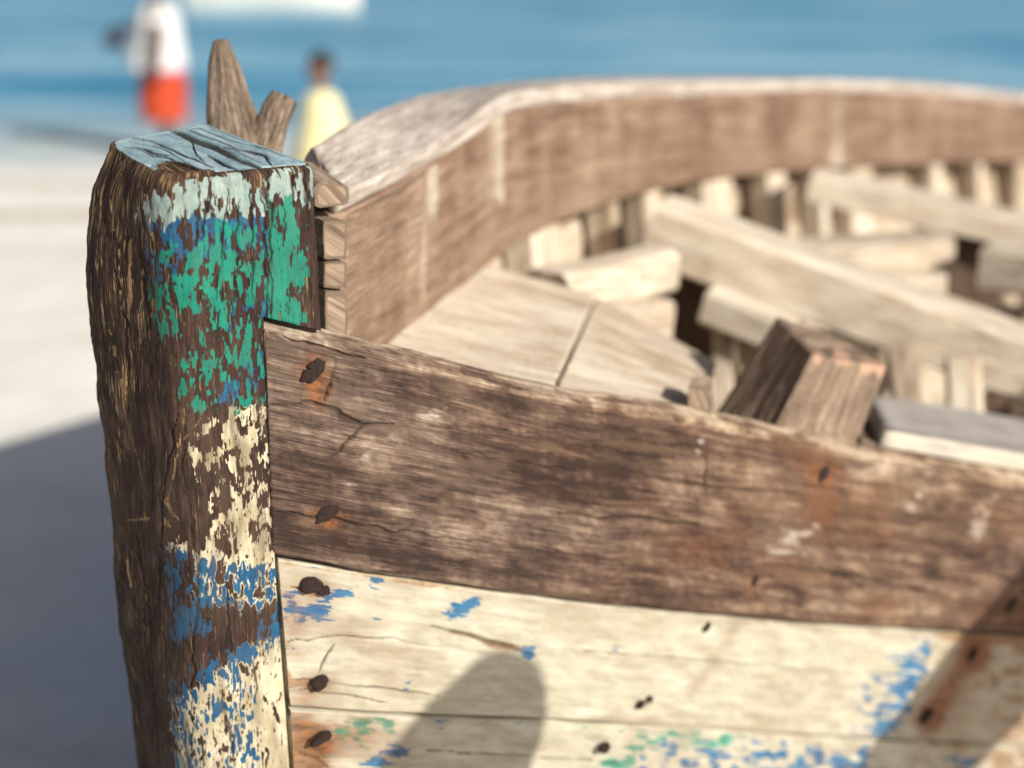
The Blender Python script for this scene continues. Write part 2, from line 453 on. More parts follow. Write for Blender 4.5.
def tube(name, P, rad, mat, parent, nseg=28, nl=120, lump=.12, tone=0.0, seed=None, flat=False):
    """a lumpy limb along points P with radii rad"""
    SEED[0] += 7; sd = SEED[0]
    ts = np.linspace(0, 1, nl)
    Pr = catmull(np.c_[np.array(P, float), np.array(rad, float)], ts)
    c, r = Pr[:, :3], Pr[:, 3]
    t = np.gradient(c, axis=0); t /= np.linalg.norm(t, axis=1, keepdims=True)
    ref = np.array([.3, -.95, .1]); s = np.cross(t, ref); s /= np.linalg.norm(s, axis=1, keepdims=True); u = np.cross(s, t)
    an = np.linspace(0, 2 * math.pi, nseg, endpoint=False)
    al = np.r_[0, np.cumsum(np.linalg.norm(np.diff(c, axis=0), axis=1))]
    ca, sa = np.cos(an), np.sin(an)
    nz = fbm(ca[None] * 1.3 + al[:, None] * 6, sa[None] * 1.3 + 0 * al[:, None], al[:, None] * 5 + 0 * ca[None], o=4, seed=sd) - .5
    rr = r[:, None] * (1 + 2 * lump * nz)
    V = c[:, None] + (s[:, None] * ca[None, :, None] + u[:, None] * sa[None, :, None]) * rr[..., None]
    G = np.zeros((nl, nseg, 3)); G[..., 0] = al[:, None] + sd; G[..., 1] = np.minimum(an, 2 * math.pi - an)[None] * r.mean() + sd * .7
    ks = np.array([.12, .5, .98]); a0, a1 = V[0].mean(0), V[-1].mean(0)
    pre = np.stack([V[0] * (1 - k) + a0 * k for k in ks[::-1]]); post = np.stack([V[-1] * (1 - k) + a1 * k + t[-1] * r[-1] * .12 * min(1, k * 2) for k in ks])
    V = np.concatenate([pre, V, post]).reshape(-1, 3); G = np.concatenate([np.repeat(G[:1], 3, 0), G, np.repeat(G[-1:], 3, 0)]).reshape(-1, 3)
    F = grid_faces(nl + 6, nseg, True); N = vnormals(V, F)
    k = (nl // 2) * nseg
    if N[k] @ (V[k] - V[k + nseg // 2]) < 0: F = F[:, ::-1].copy()
    n = len(V)
    attrs = dict(tone=np.full(n, tone) + .6 * (fbm(G[:, 0] * 8, G[:, 1] * 20, o=3, seed=sd + 3) - .5), crack=np.zeros(n), rust=np.zeros(n), stain=np.zeros(n))
    if parent is False: return V, F, attrs, G
    return mesh_obj(name, V, F, mat, parent, attrs, dict(grain=G), sharp=R(60))

# ================================================================== THE BOAT
boat = thing('wooden_boat', 'old weathered wooden boat with chipped blue, green and cream paint, beached on the sand', 'boat', (.9, 2.9, 0.0))

# ---- stem post -----------------------------------------------------------------
def build_post():
    # plan outline (metres), counter-clockwise seen from above, starting on the hidden back
    A = np.array([-.352, 1.432]); B = np.array([-.205, 1.500]); C = np.array([-.352, 1.640]); L = np.array([-.476, 1.545])
    corners = [C, L, A, B]; rad = [.012, .022, .030, .010]
    pts = []
    dens = {0: 40, 1: 150, 2: 190, 3: 60}     # points along edges C-L, L-A, A-B, B-C
    segs = []
    for i in range(4):
        p, q, rr = corners[i], corners[(i + 1) % 4], corners[(i + 2) % 4]
        d = (q - p); ln = np.linalg.norm(d); d /= ln
        s0 = p + d * rad[i]; s1 = q - d * rad[(i + 1) % 4]
        for k in range(dens[i]): pts.append(s0 + (s1 - s0) * k / dens[i])
        d2 = (rr - q); d2 /= np.linalg.norm(d2); r_ = rad[(i + 1) % 4]
        e0, e1 = q - d * r_, q + d2 * r_
        na = 26 if i == 1 else 14
        for k in range(na):
            t = k / na; pts.append((1 - t) ** 2 * e0 + 2 * t * (1 - t) * q + t * t * e1)
    O = np.array(pts); nl = len(O)
    per = np.r_[0, np.cumsum(np.linalg.norm(np.diff(O, axis=0), axis=1))]
    cen = O.mean(0)
    # sloping, worn top through four sighted points
    tp = np.array([at(190, 124, 1.632), at(114, 136, 1.545), at(314, 157, 1.50), at(205, 183, 1.438)])
    X = np.c_[np.ones(4), tp[:, :2]]; coef = np.linalg.lstsq(X, tp[:, 2], rcond=None)[0]
    topz = lambda xy: coef[0] + xy[..., 0] * coef[1] + xy[..., 1] * coef[2]
    zvis = .80
    rows = np.r_[np.linspace(-.15, zvis, 30)[:-1], np.linspace(zvis, 1, 2)[:1]]
    nside = 560
    V = []; 
    zt = topz(O)
    rr_ = .012
    S = []
    for z in np.linspace(-.15, .82, 30)[:-1]: S.append(np.c_[O, np.full(nl, z)])
    for k in range(nside):
        t = k / (nside - 1); z = .82 + (zt - rr_ - .82) * t; S.append(np.c_[O, z])
    for k in range(1, 9):                      # rounded top arris
        q = math.pi / 2 * k / 8
        d = cen - O; d /= np.linalg.norm(d, axis=1, keepdims=True)
        O2 = O + d * rr_ * (1 - math.cos(q)); S.append(np.c_[O2, zt - rr_ + rr_ * math.sin(q)])
    nsr = len(S)
    d = cen - O; dn = d / np.linalg.norm(d, axis=1, keepdims=True); O1 = O + dn * rr_
    for k in range(1, 71):
        t = k / 70 * .995; xy = O1 + (cen - O1) * t; S.append(np.c_[xy, topz(xy)])
    S = np.array(S); NU = len(S)
    # outline drift with height: flares near the top left, narrows down
    z = S[..., 2]
    left = np.clip((cen[0] - S[..., 0]) / .12, 0, 1)
    zs = np.array([-.2, .8, .95, 1.05, 1.15, 1.25, 1.35, 1.42, 1.475, 1.50, 1.53, 1.56])
    off = np.array([.020, .006, .003, .003, .002, .000, -.001, .002, .010, .020, .030, .030])
    S[..., 0] += np.interp(z, zs, off) * left
    V = S.reshape(-1, 3)
    G = np.zeros((NU, nl, 3)); G[..., 0] = S[..., 2]; G[..., 1] = per[None]
    ax = at(240, 166, 1.50)[:2] - at(168, 123, 1.60)[:2]; ax /= np.linalg.norm(ax); ay = np.array([-ax[1], ax[0]])
    G[nsr:, :, 0] = S[nsr:, :, :2] @ ax + 3; G[nsr:, :, 1] = S[nsr:, :, :2] @ ay * 1.6 + 7
    G = G.reshape(-1, 3)
    cap = np.zeros((NU, nl)); cap[nsr - 4:] = 1; cap[nsr - 4] = .5; cap = cap.ravel()
    F = grid_faces(NU, nl, True); N = vnormals(V, F)
    k = 300 * nl + 250
    if N[k] @ np.r_[V[k, :2] - cen, 0] < 0: F = F[:, ::-1].copy(); N = -N
    px, py = proj(V)
    x, y = G[:, 0], G[:, 1]
    side = 1 - cap
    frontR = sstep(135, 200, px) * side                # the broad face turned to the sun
    # ---- relief
    disp = .0055 * 2 * (fbm(x * 8, y * 12, o=3, seed=1) - .5) * side
    gr = fbm(x * 7 + .4 * fbm(x * 8, y * 8, seed=4), y * 150, o=4, seed=2)
    gr2 = fbm(x * 40, y * 230 + 3.0 * fbm(x * 9, y * 9, o=2, seed=6), o=4, seed=8)
    disp += (.0008 * (gr - .5) + .0011 * (gr2 - .5)) * (side * (1.0 - .35 * frontR) + cap * .25)
    rag = fbm(x * 26, y * 70, o=4, seed=21)
    disp += .0036 * (rag - .5) * side * (1 - .6 * frontR) + .0028 * (fbm(x * 60, y * 90, o=3, seed=23) - .5) * side * (1 - .7 * frontR)
    # worn, furry shoulder along the top front edge
    sh = np.exp(-((py - np.interp(px, [100, 140, 215, 250, 312], [150, 172, 190, 186, 164])) / 13) ** 2) * (py < 230)
    disp -= .004 * sh * (fbm(x * 60, y * 90, o=3, seed=33)) * 1.2
    lines = [([(240, 172), (262, 166), (268, 176), (269, 200), (270, 240), (272, 318)], 1.5), ([(262, 150), (266, 168), (270, 212)], 1.7),
             ([(184, 186), (186, 220)], 1.0), ([(199, 180), (200, 222), (197, 250)], 1.1), ([(212, 176), (208, 210), (203, 240)], 1.2), ([(228, 190), (222, 250), (215, 300)], 1.0),
             ([(293, 170), (294, 205)], 1.2), ([(303, 168), (306, 210), (309, 300)], 2.2), ([(262, 190), (266, 260), (267, 318)], 1.3),
             ([(238, 200), (236, 260), (232, 330)], .9), ([(282, 205), (284, 240)], .9), ([(288, 295), (287, 316)], 1.0), ([(250, 190), (254, 300)], .8),
             ([(186, 410), (181, 470), (190, 510), (197, 560), (196, 600), (192, 680), (193, 745)], 1.4), ([(176, 400), (172, 450), (164, 500), (160, 560), (160, 620)], 1.0),
             ([(214, 660), (222, 690), (231, 735), (234, 768)], 1.3), ([(206, 560), (208, 640)], .8), ([(225, 560), (229, 640)], .7), ([(251, 660), (258, 700)], .9),
             ([(118, 260), (125, 330), (128, 420)], 1.3), ([(140, 230), (146, 320), (150, 400)], 1.2), ([(134, 520), (150, 620), (158, 760)], 1.2), ([(145, 600), (150, 700), (152, 768)], 1.0)]
    ck = cracks_field(px, py, lines, 2.2) * side * np.where(px < 150, .8, 1)
    # splits across the sawn top
    tl = [([(160, 124), (185, 136), (215, 147), (240, 160), (262, 169)], 2.4), ([(222, 146), (250, 152), (264, 156), (272, 166)], 1.2), ([(120, 134), (150, 140), (185, 155), (212, 168)], .8),
          ([(128, 146), (148, 150), (168, 156)], 1.0), ([(207, 155), (222, 163), (240, 170)], 1.3), ([(135, 150), (170, 158), (200, 172)], .6), ([(178, 132), (192, 142), (197, 155), (205, 163)], .6),
          ([(180, 122), (230, 140), (300, 160)], .4), ([(165, 122), (220, 141), (262, 160)], .5), ([(122, 140), (160, 147), (190, 163)], .5)]
    ckt = cracks_field(px, py, tl, 1.2, 15) * cap
    ck = np.maximum(ck, ckt)
    disp -= .0026 * ck * side + .004 * ckt
    # rebate that takes the plank ends
    seam = np.interp(py, [300, 318, 556, 768, 1200], [262, 264, 275, 290, 318])
    ptop = np.interp(px, [255, 265, 330], [317, 318, 334])
    backside = (V[:, 1] > 1.66)
    reb = sstep(-1.0, 1.0, px - seam) * sstep(-1.0, 1.5, py - ptop) * side * (~backside)
    n = len(V)
    nz2 = fbm(x * 70, y * 250, o=3, seed=44, gain=.65); nz3 = fbm(x * 55 + y * 60, y * 120 - x * 34, o=4, seed=47, gain=.6)
    def paint(polys, soft=4.0, nw=1.5, cov=.6):
        f = np.full(n, -4.0)
        for pts, c in polys:
            f = np.maximum(f, c + np.clip((sdpoly(px, py, pts) - soft) / (3.2 * soft), -5, 0))
        return f + 1.75 * nw * (nz2 - .5) + 1.6 * nw * (nz3 - .5)
    A_ = {}
    A_['p_cream'] = paint([([(206, 425), (226, 410), (262, 398), (268, 430), (274, 556), (280, 575), (200, 582), (208, 530), (218, 480), (196, 470), (186, 455), (192, 440)], .44),
                           ([(228, 430), (268, 402), (274, 550), (222, 560), (232, 500), (238, 470)], .64),
                           ([(168, 545), (188, 540), (190, 566), (170, 566)], .55), ([(196, 555), (276, 548), (283, 600), (240, 604), (198, 604)], .9),
                           ([(181, 700), (186, 690), (225, 662), (276, 632), (281, 640), (293, 790), (178, 790)], 1.05)], 4, 1.4) * side - 5 * cap
    A_['p_blue'] = np.maximum.reduce([
        paint([([(154, 219), (200, 217), (252, 219), (274, 232), (268, 262), (230, 255), (205, 262), (190, 252), (178, 262), (160, 240)], .86),
               ([(146, 222), (180, 225), (184, 262), (172, 300), (152, 290), (147, 250)], .46),
               ([(243, 366), (262, 354), (268, 372), (256, 386), (246, 384)], .78), ([(222, 384), (236, 380), (238, 398), (222, 400)], .78),
               ([(214, 318), (256, 318), (258, 352), (240, 352)], .4), ([(196, 250), (268, 250), (268, 312), (215, 320), (196, 300)], .5), ([(258, 240), (269, 235), (269, 320), (255, 310)], .66)], 4, 1.6),
        paint([([(168, 556), (186, 556), (188, 588), (170, 590)], .8), ([(176, 606), (200, 606), (202, 634), (176, 636)], .62), ([(196, 562), (276, 568), (277, 597), (236, 605), (195, 608)], .64)], 4, 1.7),
        paint([([(179, 684), (196, 672), (226, 656), (258, 640), (276, 600), (282, 612), (279, 640), (240, 666), (205, 684), (188, 702), (184, 768), (179, 768)], .70),
               ([(178, 700), (250, 680), (268, 790), (178, 790)], .22), ([(180, 752), (205, 740), (215, 790), (180, 790)], .6)], 4, 1.6)]) * side - 5 * cap
    vstripe = (vnoise(y * 95, x * 6, seed=71) - .5)
    pj = py + 26 * vstripe + 10 * (nz3 - .5)
    def paint2(polys, soft, nw):
        f = np.full(n, -4.0)
        for pts, c in polys:
            f = np.maximum(f, c + np.clip((sdpoly(px, pj, pts) - soft) / (2.4 * soft), -5, 0))
        return f + 1.5 * nw * (nz2 - .5) + 1.2 * nw * (nz3 - .5)
    A_['p_pale'] = paint2([([(142, 214), (152, 198), (176, 188), (196, 180), (214, 176), (240, 180), (252, 192), (250, 219), (200, 218), (152, 219)], .86),
                           ([(252, 190), (266, 178), (268, 212), (252, 212)], .6), ([(267, 166), (304, 163), (306, 206), (270, 208)], .95), ([(310, 176), (322, 178), (322, 200), (310, 198)], .7)], 4, 1.5) * side - 5 * cap
    px_, py_ = px + 6 * (nz3 - .5), py
    A_['p_green'] = np.maximum(
        paint([([(271, 207), (294, 204), (299, 225), (298, 318), (272, 316), (270, 260)], 1.0), ([(300, 252), (308, 258), (306, 282), (300, 280)], .5)], 3, 1.2),
        paint([([(152, 288), (164, 280), (176, 284), (190, 248), (204, 238), (228, 226), (266, 230), (267, 285), (258, 298), (245, 306), (234, 300), (226, 330), (216, 318), (205, 305), (186, 318), (178, 310), (172, 334), (164, 334), (154, 316)], .63),
               ([(160, 252), (172, 248), (170, 262), (160, 262)], .6), ([(244, 318), (256, 310), (256, 345), (244, 362), (222, 388), (202, 378), (212, 350), (232, 338)], .58), ([(204, 330), (212, 322), (206, 344), (196, 344)], .7),
               ([(182, 366), (200, 356), (196, 368), (184, 372)], .7), ([(186, 372), (192, 370), (192, 392), (185, 390)], .8), ([(244, 366), (266, 358), (264, 380), (248, 384)], .56), ([(196, 398), (212, 396), (214, 406), (198, 408)], .66), ([(240, 398), (268, 388), (268, 400), (240, 410)], .5)], 4, 1.75)) * side - 5 * cap
    topn = fbm(x * 14, y * 60, o=4, seed=77)
    topmask = cap * (.5 + np.clip(sdpoly(px, py, [(112, 133), (150, 100), (240, 95), (330, 130), (324, 158), (312, 168), (270, 170), (246, 178), (236, 176), (215, 170), (185, 162), (165, 163), (150, 168), (134, 160), (118, 150)]) / 6, -1, .5)) 
    A_['p_top'] = topmask - 3.0 * (1 - cap) + 1.5 * (topn - .5) - .4 * ckt + .05
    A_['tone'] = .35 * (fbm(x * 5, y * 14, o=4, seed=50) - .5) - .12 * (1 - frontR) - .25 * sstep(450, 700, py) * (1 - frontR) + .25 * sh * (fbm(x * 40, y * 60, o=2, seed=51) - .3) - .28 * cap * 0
    bare = sstep(604, 612, py + 8 * (nz3 - .5)) * sstep(656, 640, py + (px - 230) * .42 + 8 * (nz3 - .5)) * sstep(196, 204, px)
    A_['tone'] = A_['tone'] - .10 * bare
    A_['fibre'] = (1 - frontR) * .5 * sstep(620, 380, py) * sstep(.35, .6, fbm(x * 9, y * 20, o=3, seed=91)) + .35 * sh + .08
    A_['crack'] = np.clip(ck * 1.1 + 1.3 * ckt, 0, 1)
    A_['rust'] = np.zeros(n); A_['stain'] = np.zeros(n)
    scar = np.zeros(n)
    for pts, w_ in [([(183, 410), (178, 450), (168, 500), (178, 520)], .9), ([(183, 440), (205, 415)], .7), ([(163, 510), (171, 526)], 1.5), ([(128, 520), (150, 518)], 1.4), ([(118, 250), (120, 300)], 1.4), ([(130, 240), (127, 320)], 1.2), ([(140, 270), (137, 350)], .9),
                    ([(122, 380), (128, 405)], 1.1), ([(146, 195), (150, 240)], .9), ([(128, 560), (134, 585)], 1.3), ([(112, 330), (118, 372)], .9), ([(150, 300), (148, 340)], 1.0), ([(110, 200), (114, 230)], 1.0), ([(135, 450), (142, 475)], .8)]:
        d_, t_ = dline(px + 3 * (nz3 - .5) * 2, py, pts); scar = np.maximum(scar, np.exp(-(d_ / w_) ** 2) * np.clip(1.6 * vnoise(px / 5, py / 9, seed=95), 0, 1))
    A_['fibre'] = A_['fibre'] + 2.0 * scar * side
    A_['tone'] = A_['tone'] + .7 * scar * side
    A_['dirt'] = .2 + .6 * sstep(585, 540, py) * sstep(395, 420, py) * (1 - .5 * np.exp(-((px - 250) / 14) ** 2)) + .2 * (py > 600)
    V = V + N * disp[:, None] + reb[:, None] * np.array([-.43, .90, 0]) * .036
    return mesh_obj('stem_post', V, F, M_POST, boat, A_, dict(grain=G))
stem = build_post()

# ---- near-side planking --------------------------------------------------------
def Yn(px): return np.interp(px, [255, 290, 420, 560, 700, 860, 1024, 1100], [1.463, 1.478, 1.55, 1.635, 1.73, 1.86, 2.01, 2.09])
def edge_pts(pts, dy=0.0): return [at(x, y, float(Yn(x)) + dy) for x, y in pts]
KX = [265, 400, 545, 700, 860, 1024, 1090]
sheer_top = edge_pts(zip(KX, [319, 351, 386, 412, 444, 473, 484]))
sheer_bot = edge_pts(zip([274, 400, 545, 700, 860, 1024, 1090], [556, 577, 597, 613, 626, 635, 640]))
cr1_top = edge_pts(zip([278, 400, 545, 700, 860, 1024, 1090], [559, 579, 599, 615, 628, 637, 642]), .004)
cr1_bot = edge_pts(zip([290, 400, 545, 700, 860, 1024, 1090], [708, 714, 719, 727, 737, 746, 750]), .008)
cr2_top = edge_pts(zip([290, 400, 545, 700, 860, 1024, 1090], [710.5, 716.5, 721.5, 729.5, 739.5, 748.5, 752]), .009)
cr2_bot = edge_pts(zip([299, 400, 545, 700, 860, 1024, 1090], [850, 852, 856, 862, 868, 872, 874]), .03)
def aft(pts, tail): return [np.array(p) for p in pts] + [st(t) for t in tail]
TAIL = [(1.72, 2.78), (2.55, 3.62), (3.20, 4.75)]
def aft_near(pts, dz, inn):
    """carry a near-side edge curve on past the frame to the stern"""
    z = float(pts[-1][2])
    return [np.array(p) for p in pts] + [np.array([x - inn * .5, y + inn, z + d]) for (x, y), d in zip(TAIL, dz)]
sheer_top = aft_near(sheer_top, (-.03, -.02, .05), 0); sheer_bot = aft_near(sheer_bot, (-.02, -.01, .05), 0)
cr1_top = aft_near(cr1_top, (-.02, -.01, .05), .004); cr1_bot = aft_near(cr1_bot, (-.01, .01, .07), .02)
cr2_top = aft_near(cr2_top, (-.01, .01, .07), .022); cr2_bot = aft_near(cr2_bot, (0, .02, .08), .06)
st3 = [p + np.array([-.0, .003, -.004]) for p in cr2_bot]
st3b = [p + np.array([.0, .10 if 0 < i else .02, -.20 + .0 * i]) for i, p in enumerate(cr2_bot)]
st4 = [p + np.array([0, .003, -.004]) for p in st3b]
st4b = [st([-.26 + (q := i / 9) * 2.75, 1.56 + q * 3.0, .03 + .05 * q], True) for i in range(10)]
knots_n = np.r_[np.linspace(0, .27, 7), .48, .73, 1.0]
ts_n = np.r_[np.linspace(0, .257, 800), np.linspace(.257, 1, 120)[1:]]
OUTN = (.45, -.9, 0)

def d_sheer(px, py, G, face, A):
    x, y = G[:, 0], G[:, 1]
    n = len(px)
    lines = [([(268, 404), (310, 403), (340, 413), (364, 424), (392, 424)], 1.6), ([(326, 462), (345, 442), (366, 424)], 1.4), ([(336, 362), (330, 385), (326, 404)], 1.2),
             ([(274, 511), (330, 519), (380, 528), (430, 537)], 1.3), ([(430, 537), (520, 548), (640, 566)], .8), ([(560, 513), (600, 519), (650, 519), (700, 526)], 1.5), ([(270, 333), (320, 346), (366, 360)], 1.0),
             ([(655, 478), (720, 488), (800, 492)], 1.3), ([(620, 470), (680, 484)], .8), ([(760, 565), (850, 575), (960, 600)], 1.1), ([(440, 448), (520, 462), (600, 476)], .7), ([(700, 445), (708, 470), (705, 495)], 1.0),
             ([(880, 470), (960, 484), (1024, 496)], .8), ([(500, 430), (580, 440), (640, 456)], .6), ([(900, 560), (980, 572), (1030, 585)], 1.0)]
    ck = cracks_field(px, py, lines, 2.2, 105) * face
    A['crack'] = np.clip(ck, 0, 1)
    big = fbm(x * 5, y * 14, o=4, seed=201); sm = fbm(x * 24, y * 60, o=4, seed=203); cross = fbm(x * 34 + y * 12, y * 9, o=3, seed=207)
    t = np.interp(px, [265, 340, 420, 560, 700, 860, 1024], [.00, -.04, -.15, -.13, .02, .14, .08])
    t = t + 1.0 * (big - .5) + .7 * (sm - .5) + .3 * (cross - .5)
    for cx, cy, rx, ry, ang, k in [(380, 372, 60, 26, .2, -.22), (560, 470, 130, 30, .15, -.18), (640, 440, 60, 20, .2, -.12), (822, 512, 26, 40, 0, -.30), (900, 545, 110, 16, .12, -.26), (870, 575, 120, 10, .1, -.2),
                                   (385, 455, 40, 22, -.5, .26), (460, 420, 40, 20, -.9, .14), (300, 470, 30, 40, 0, .02), (740, 470, 70, 24, .1, .20), (905, 490, 90, 26, .2, .24), (320, 440, 50, 14, .1, -.10), (640, 575, 300, 18, .1, -.04), (900, 610, 120, 14, .05, .12)]:
        t = t + k * np.exp(-ell(px, py, cx, cy, rx, ry, ang))
    edgey = np.interp(px, [265, 400, 545, 700, 860, 1024], [334, 367, 402, 429, 460, 488])
    topw = sstep(5, -4, py - edgey + 8 * (sm - .5))
    spk = fbm(x * 70, y * 150, o=3, seed=231)
    A['tone'] = t * 1.25 + 0.8 * topw * (1 - .55 * sstep(.48, .66, fbm(x * 40, y * 60, o=3, seed=233))) + .5 * (spk - .5) - .14
    pp = np.full(n, -1.0)
    sj = 10 * (sm - .5)
    for pts, c in [([(764, 556), (780, 540), (818, 524), (822, 530), (800, 546), (772, 562)], .72), ([(905, 508), (914, 480), (930, 472), (924, 500), (912, 514)], .5), ([(968, 530), (985, 500), (1000, 490), (992, 520), (976, 540)], .52),
                   ([(690, 452), (700, 430), (706, 434), (698, 456)], .42), ([(355, 455), (400, 428), (412, 432), (372, 470)], .3), ([(342, 484), (352, 478), (356, 484), (346, 490)], .3),
                   ([(420, 417), (446, 392), (456, 394), (432, 426)], .3)]:
        pp = np.maximum(pp, c - .25 + np.clip((sdpoly(px + sj, py + sj, pts) - 3) / 12, -5, 0))
    A['p_pale'] = np.where(face > 0, pp + 2.4 * (fbm(x * 40, y * 120, o=4, seed=235) - .5), -4)
    ru = np.zeros(n)
    for cx, cy, rx, ry, k in [(313, 375, 14, 20, 1.0), (320, 393, 11, 15, .85), (327, 516, 16, 9, 1.0), (822, 474, 13, 11, .9), (753, 585, 8, 10, .6), (705, 555, 26, 20, .22), (760, 500, 60, 22, .18), (1012, 610, 14, 18, .5)]:
        ru = np.maximum(ru, k * np.exp(-ell(px + 12 * (sm - .5), py + 10 * (sm - .5), cx, cy, rx, ry) ** 1.3))
    A['rust'] = ru * face
    A['grey'] = np.clip(np.interp(px, [265, 420, 620, 800], [.30, .22, .05, 0]) + .6 * (big - .5), 0, 1) * (1 - np.clip(ru * 2, 0, 1))
    A['dirt'] = .1 + .5 * sstep(.5, .62, fbm(x * 8, y * 22, o=4, seed=241)) * face
    A['stain'] = .75 * np.exp(-ell(px, py, 822, 505, 18, 30)) * face + .30 * sstep(.55, .7, fbm(x * 7, y * 18, o=4, seed=222)) * sstep(560, 800, px) * face
    band = .0018 * sstep(-1, 1, (py - np.interp(px, [270, 310, 340, 364, 420], [405, 404, 414, 425, 437])) / 2) * sstep(420, 380, px)
    return -.0045 * ck + band * face

def d_cream1(px, py, G, face, A):
    x, y = G[:, 0], G[:, 1]; n = len(px)
    lines = [([(430, 627), (470, 636), (505, 646), (535, 655)], 2.4), ([(288, 643), (340, 636), (400, 640), (450, 648)], .9), ([(292, 679), (330, 683), (400, 692), (440, 697)], 1.1), ([(290, 690), (340, 694), (390, 704)], .9),
             ([(333, 646), (326, 660), (319, 674)], 1.2), ([(290, 586), (304, 588)], .9), ([(560, 650), (700, 660), (860, 676)], .5), ([(936, 640), (918, 690), (898, 738)], 1.0)]
    ck = cracks_field(px, py, lines, 1.6, 305) * face
    A['crack'] = np.clip(ck * .85, 0, 1)
    sm = fbm(x * 30, y * 60, o=4, seed=303); bg = fbm(x * 6, y * 12, o=4, seed=304)
    pc = np.full(n, 1.15) + 1.1 * (bg - .5) + .5 * (sm - .5) - .9 * ck
    for cx, cy, rx, ry, k in [(310, 588, 16, 14, .7), (312, 684, 22, 8, .7), (288, 620, 6, 90, .5), (440, 638, 40, 6, .45), (500, 646, 34, 5, .5), (420, 660, 40, 4, .35), (705, 629, 9, 6, .7), (645, 704, 10, 7, .6)]:
        pc -= k * np.exp(-ell(px, py, cx, cy, rx, ry))
    top = np.interp(px, [278, 545, 860, 1024], [562, 602, 631, 640]); pc -= .5 * np.exp(-((py - top) / 4) ** 2)
    pc -= .45 * sstep(905, 940, px + (py - 690) * .35)
    A['p_cream'] = pc
    A['tone'] = A['tone'] + .3 * (sm - .5) + .25
    pb = np.full(n, -4.0); j = 7 * (sm - .5)
    for pts, c in [([(448, 609), (462, 600), (478, 595), (472, 606), (456, 614)], .9), ([(316, 600), (328, 598), (332, 612), (320, 620), (314, 612)], .85), ([(336, 594), (350, 586), (350, 592), (340, 599)], .85), ([(300, 608), (310, 606), (314, 616), (302, 618)], .75),
                   ([(284, 594), (294, 592), (294, 616), (284, 618)], .6), ([(372, 578), (382, 576), (380, 584), (372, 584)], .75), ([(525, 648), (531, 648), (531, 656), (525, 656)], .85), ([(290, 645), (296, 644), (298, 656), (291, 655)], .55), ([(408, 680), (413, 678), (413, 685), (407, 687)], .55),
                   ([(312, 562), (324, 562), (322, 572), (314, 570)], .55), ([(372, 612), (377, 610), (376, 618), (371, 618)], .6), ([(612, 644), (617, 642), (617, 650), (611, 650)], .45),
                   ([(884, 694), (905, 664), (926, 640), (928, 652), (916, 690), (900, 720), (886, 738), (868, 738), (876, 712)], .70), ([(850, 690), (890, 650), (920, 636), (900, 690), (876, 738), (850, 738)], .16)]:
        pb = np.maximum(pb, c + np.clip((sdpoly(px + j, py + j, pts) - 2) / 9, -5, 0))
    A['p_blue'] = np.where(face > 0, pb + 2.2 * (fbm(x * 50, y * 130, o=4, seed=309) - .5), -4)
    pg = np.full(n, -4.0)
    for pts, c in [([(304, 604), (316, 602), (318, 614), (306, 616)], .55), ([(292, 612), (306, 612), (304, 622), (294, 622)], .5)]:
        pg = np.maximum(pg, c + np.clip((sdpoly(px + j, py + j, pts) - 2) / 9, -5, 0))
    A['p_green'] = np.where(face > 0, pg + 2.0 * (sm - .5), -4)
    d, t = dline(px, py, [(744, 608), (728, 640), (704, 676), (690, 694)])
    yl = .32 * np.exp(-(d / 7) ** 2)
    d2, t2 = dline(px + 6 * (sm - .5), py, [(980, 648), (955, 680), (930, 718)])
    A['rust'] = np.clip(.75 * np.exp(-(d2 / 9) ** 2) + .5 * np.exp(-ell(px, py, 307, 698, 16, 12)) + .28 * np.exp(-ell(px, py, 296, 620, 12, 60)) + yl * 1.1 + .30 * sstep(.5, .62, fbm(x * 9, y * 20, o=4, seed=321)) * sstep(520, 290, px) + .35 * np.exp(-((py - np.interp(px, [290, 545, 860, 1024], [706, 717, 735, 744])) / 3.5) ** 2) * sstep(.42, .6, bg), 0, 1) * face
    A['stain'] = (.85 * (np.exp(-ell(px, py, 316, 588, 15, 13)) + np.exp(-ell(px, py, 321, 684, 19, 9)) + .9 * np.exp(-ell(px, py, 973, 656, 14, 16)) + .9 * np.exp(-ell(px, py, 927, 718, 16, 14))) + .36 * sstep(915, 950, px + (py - 690) * .3) + .16 * sstep(.5, .75, bg) + .5 * np.exp(-(d2 / 16) ** 2) + .20 * np.exp(-((py - top) / 5) ** 2)) * face
    ridge = np.exp(-((py - np.interp(px, [430, 500, 530], [636, 655, 664])) / 4) ** 2) * (px > 440) * (px < 520)
    return -.0035 * ck + .0016 * ridge * face

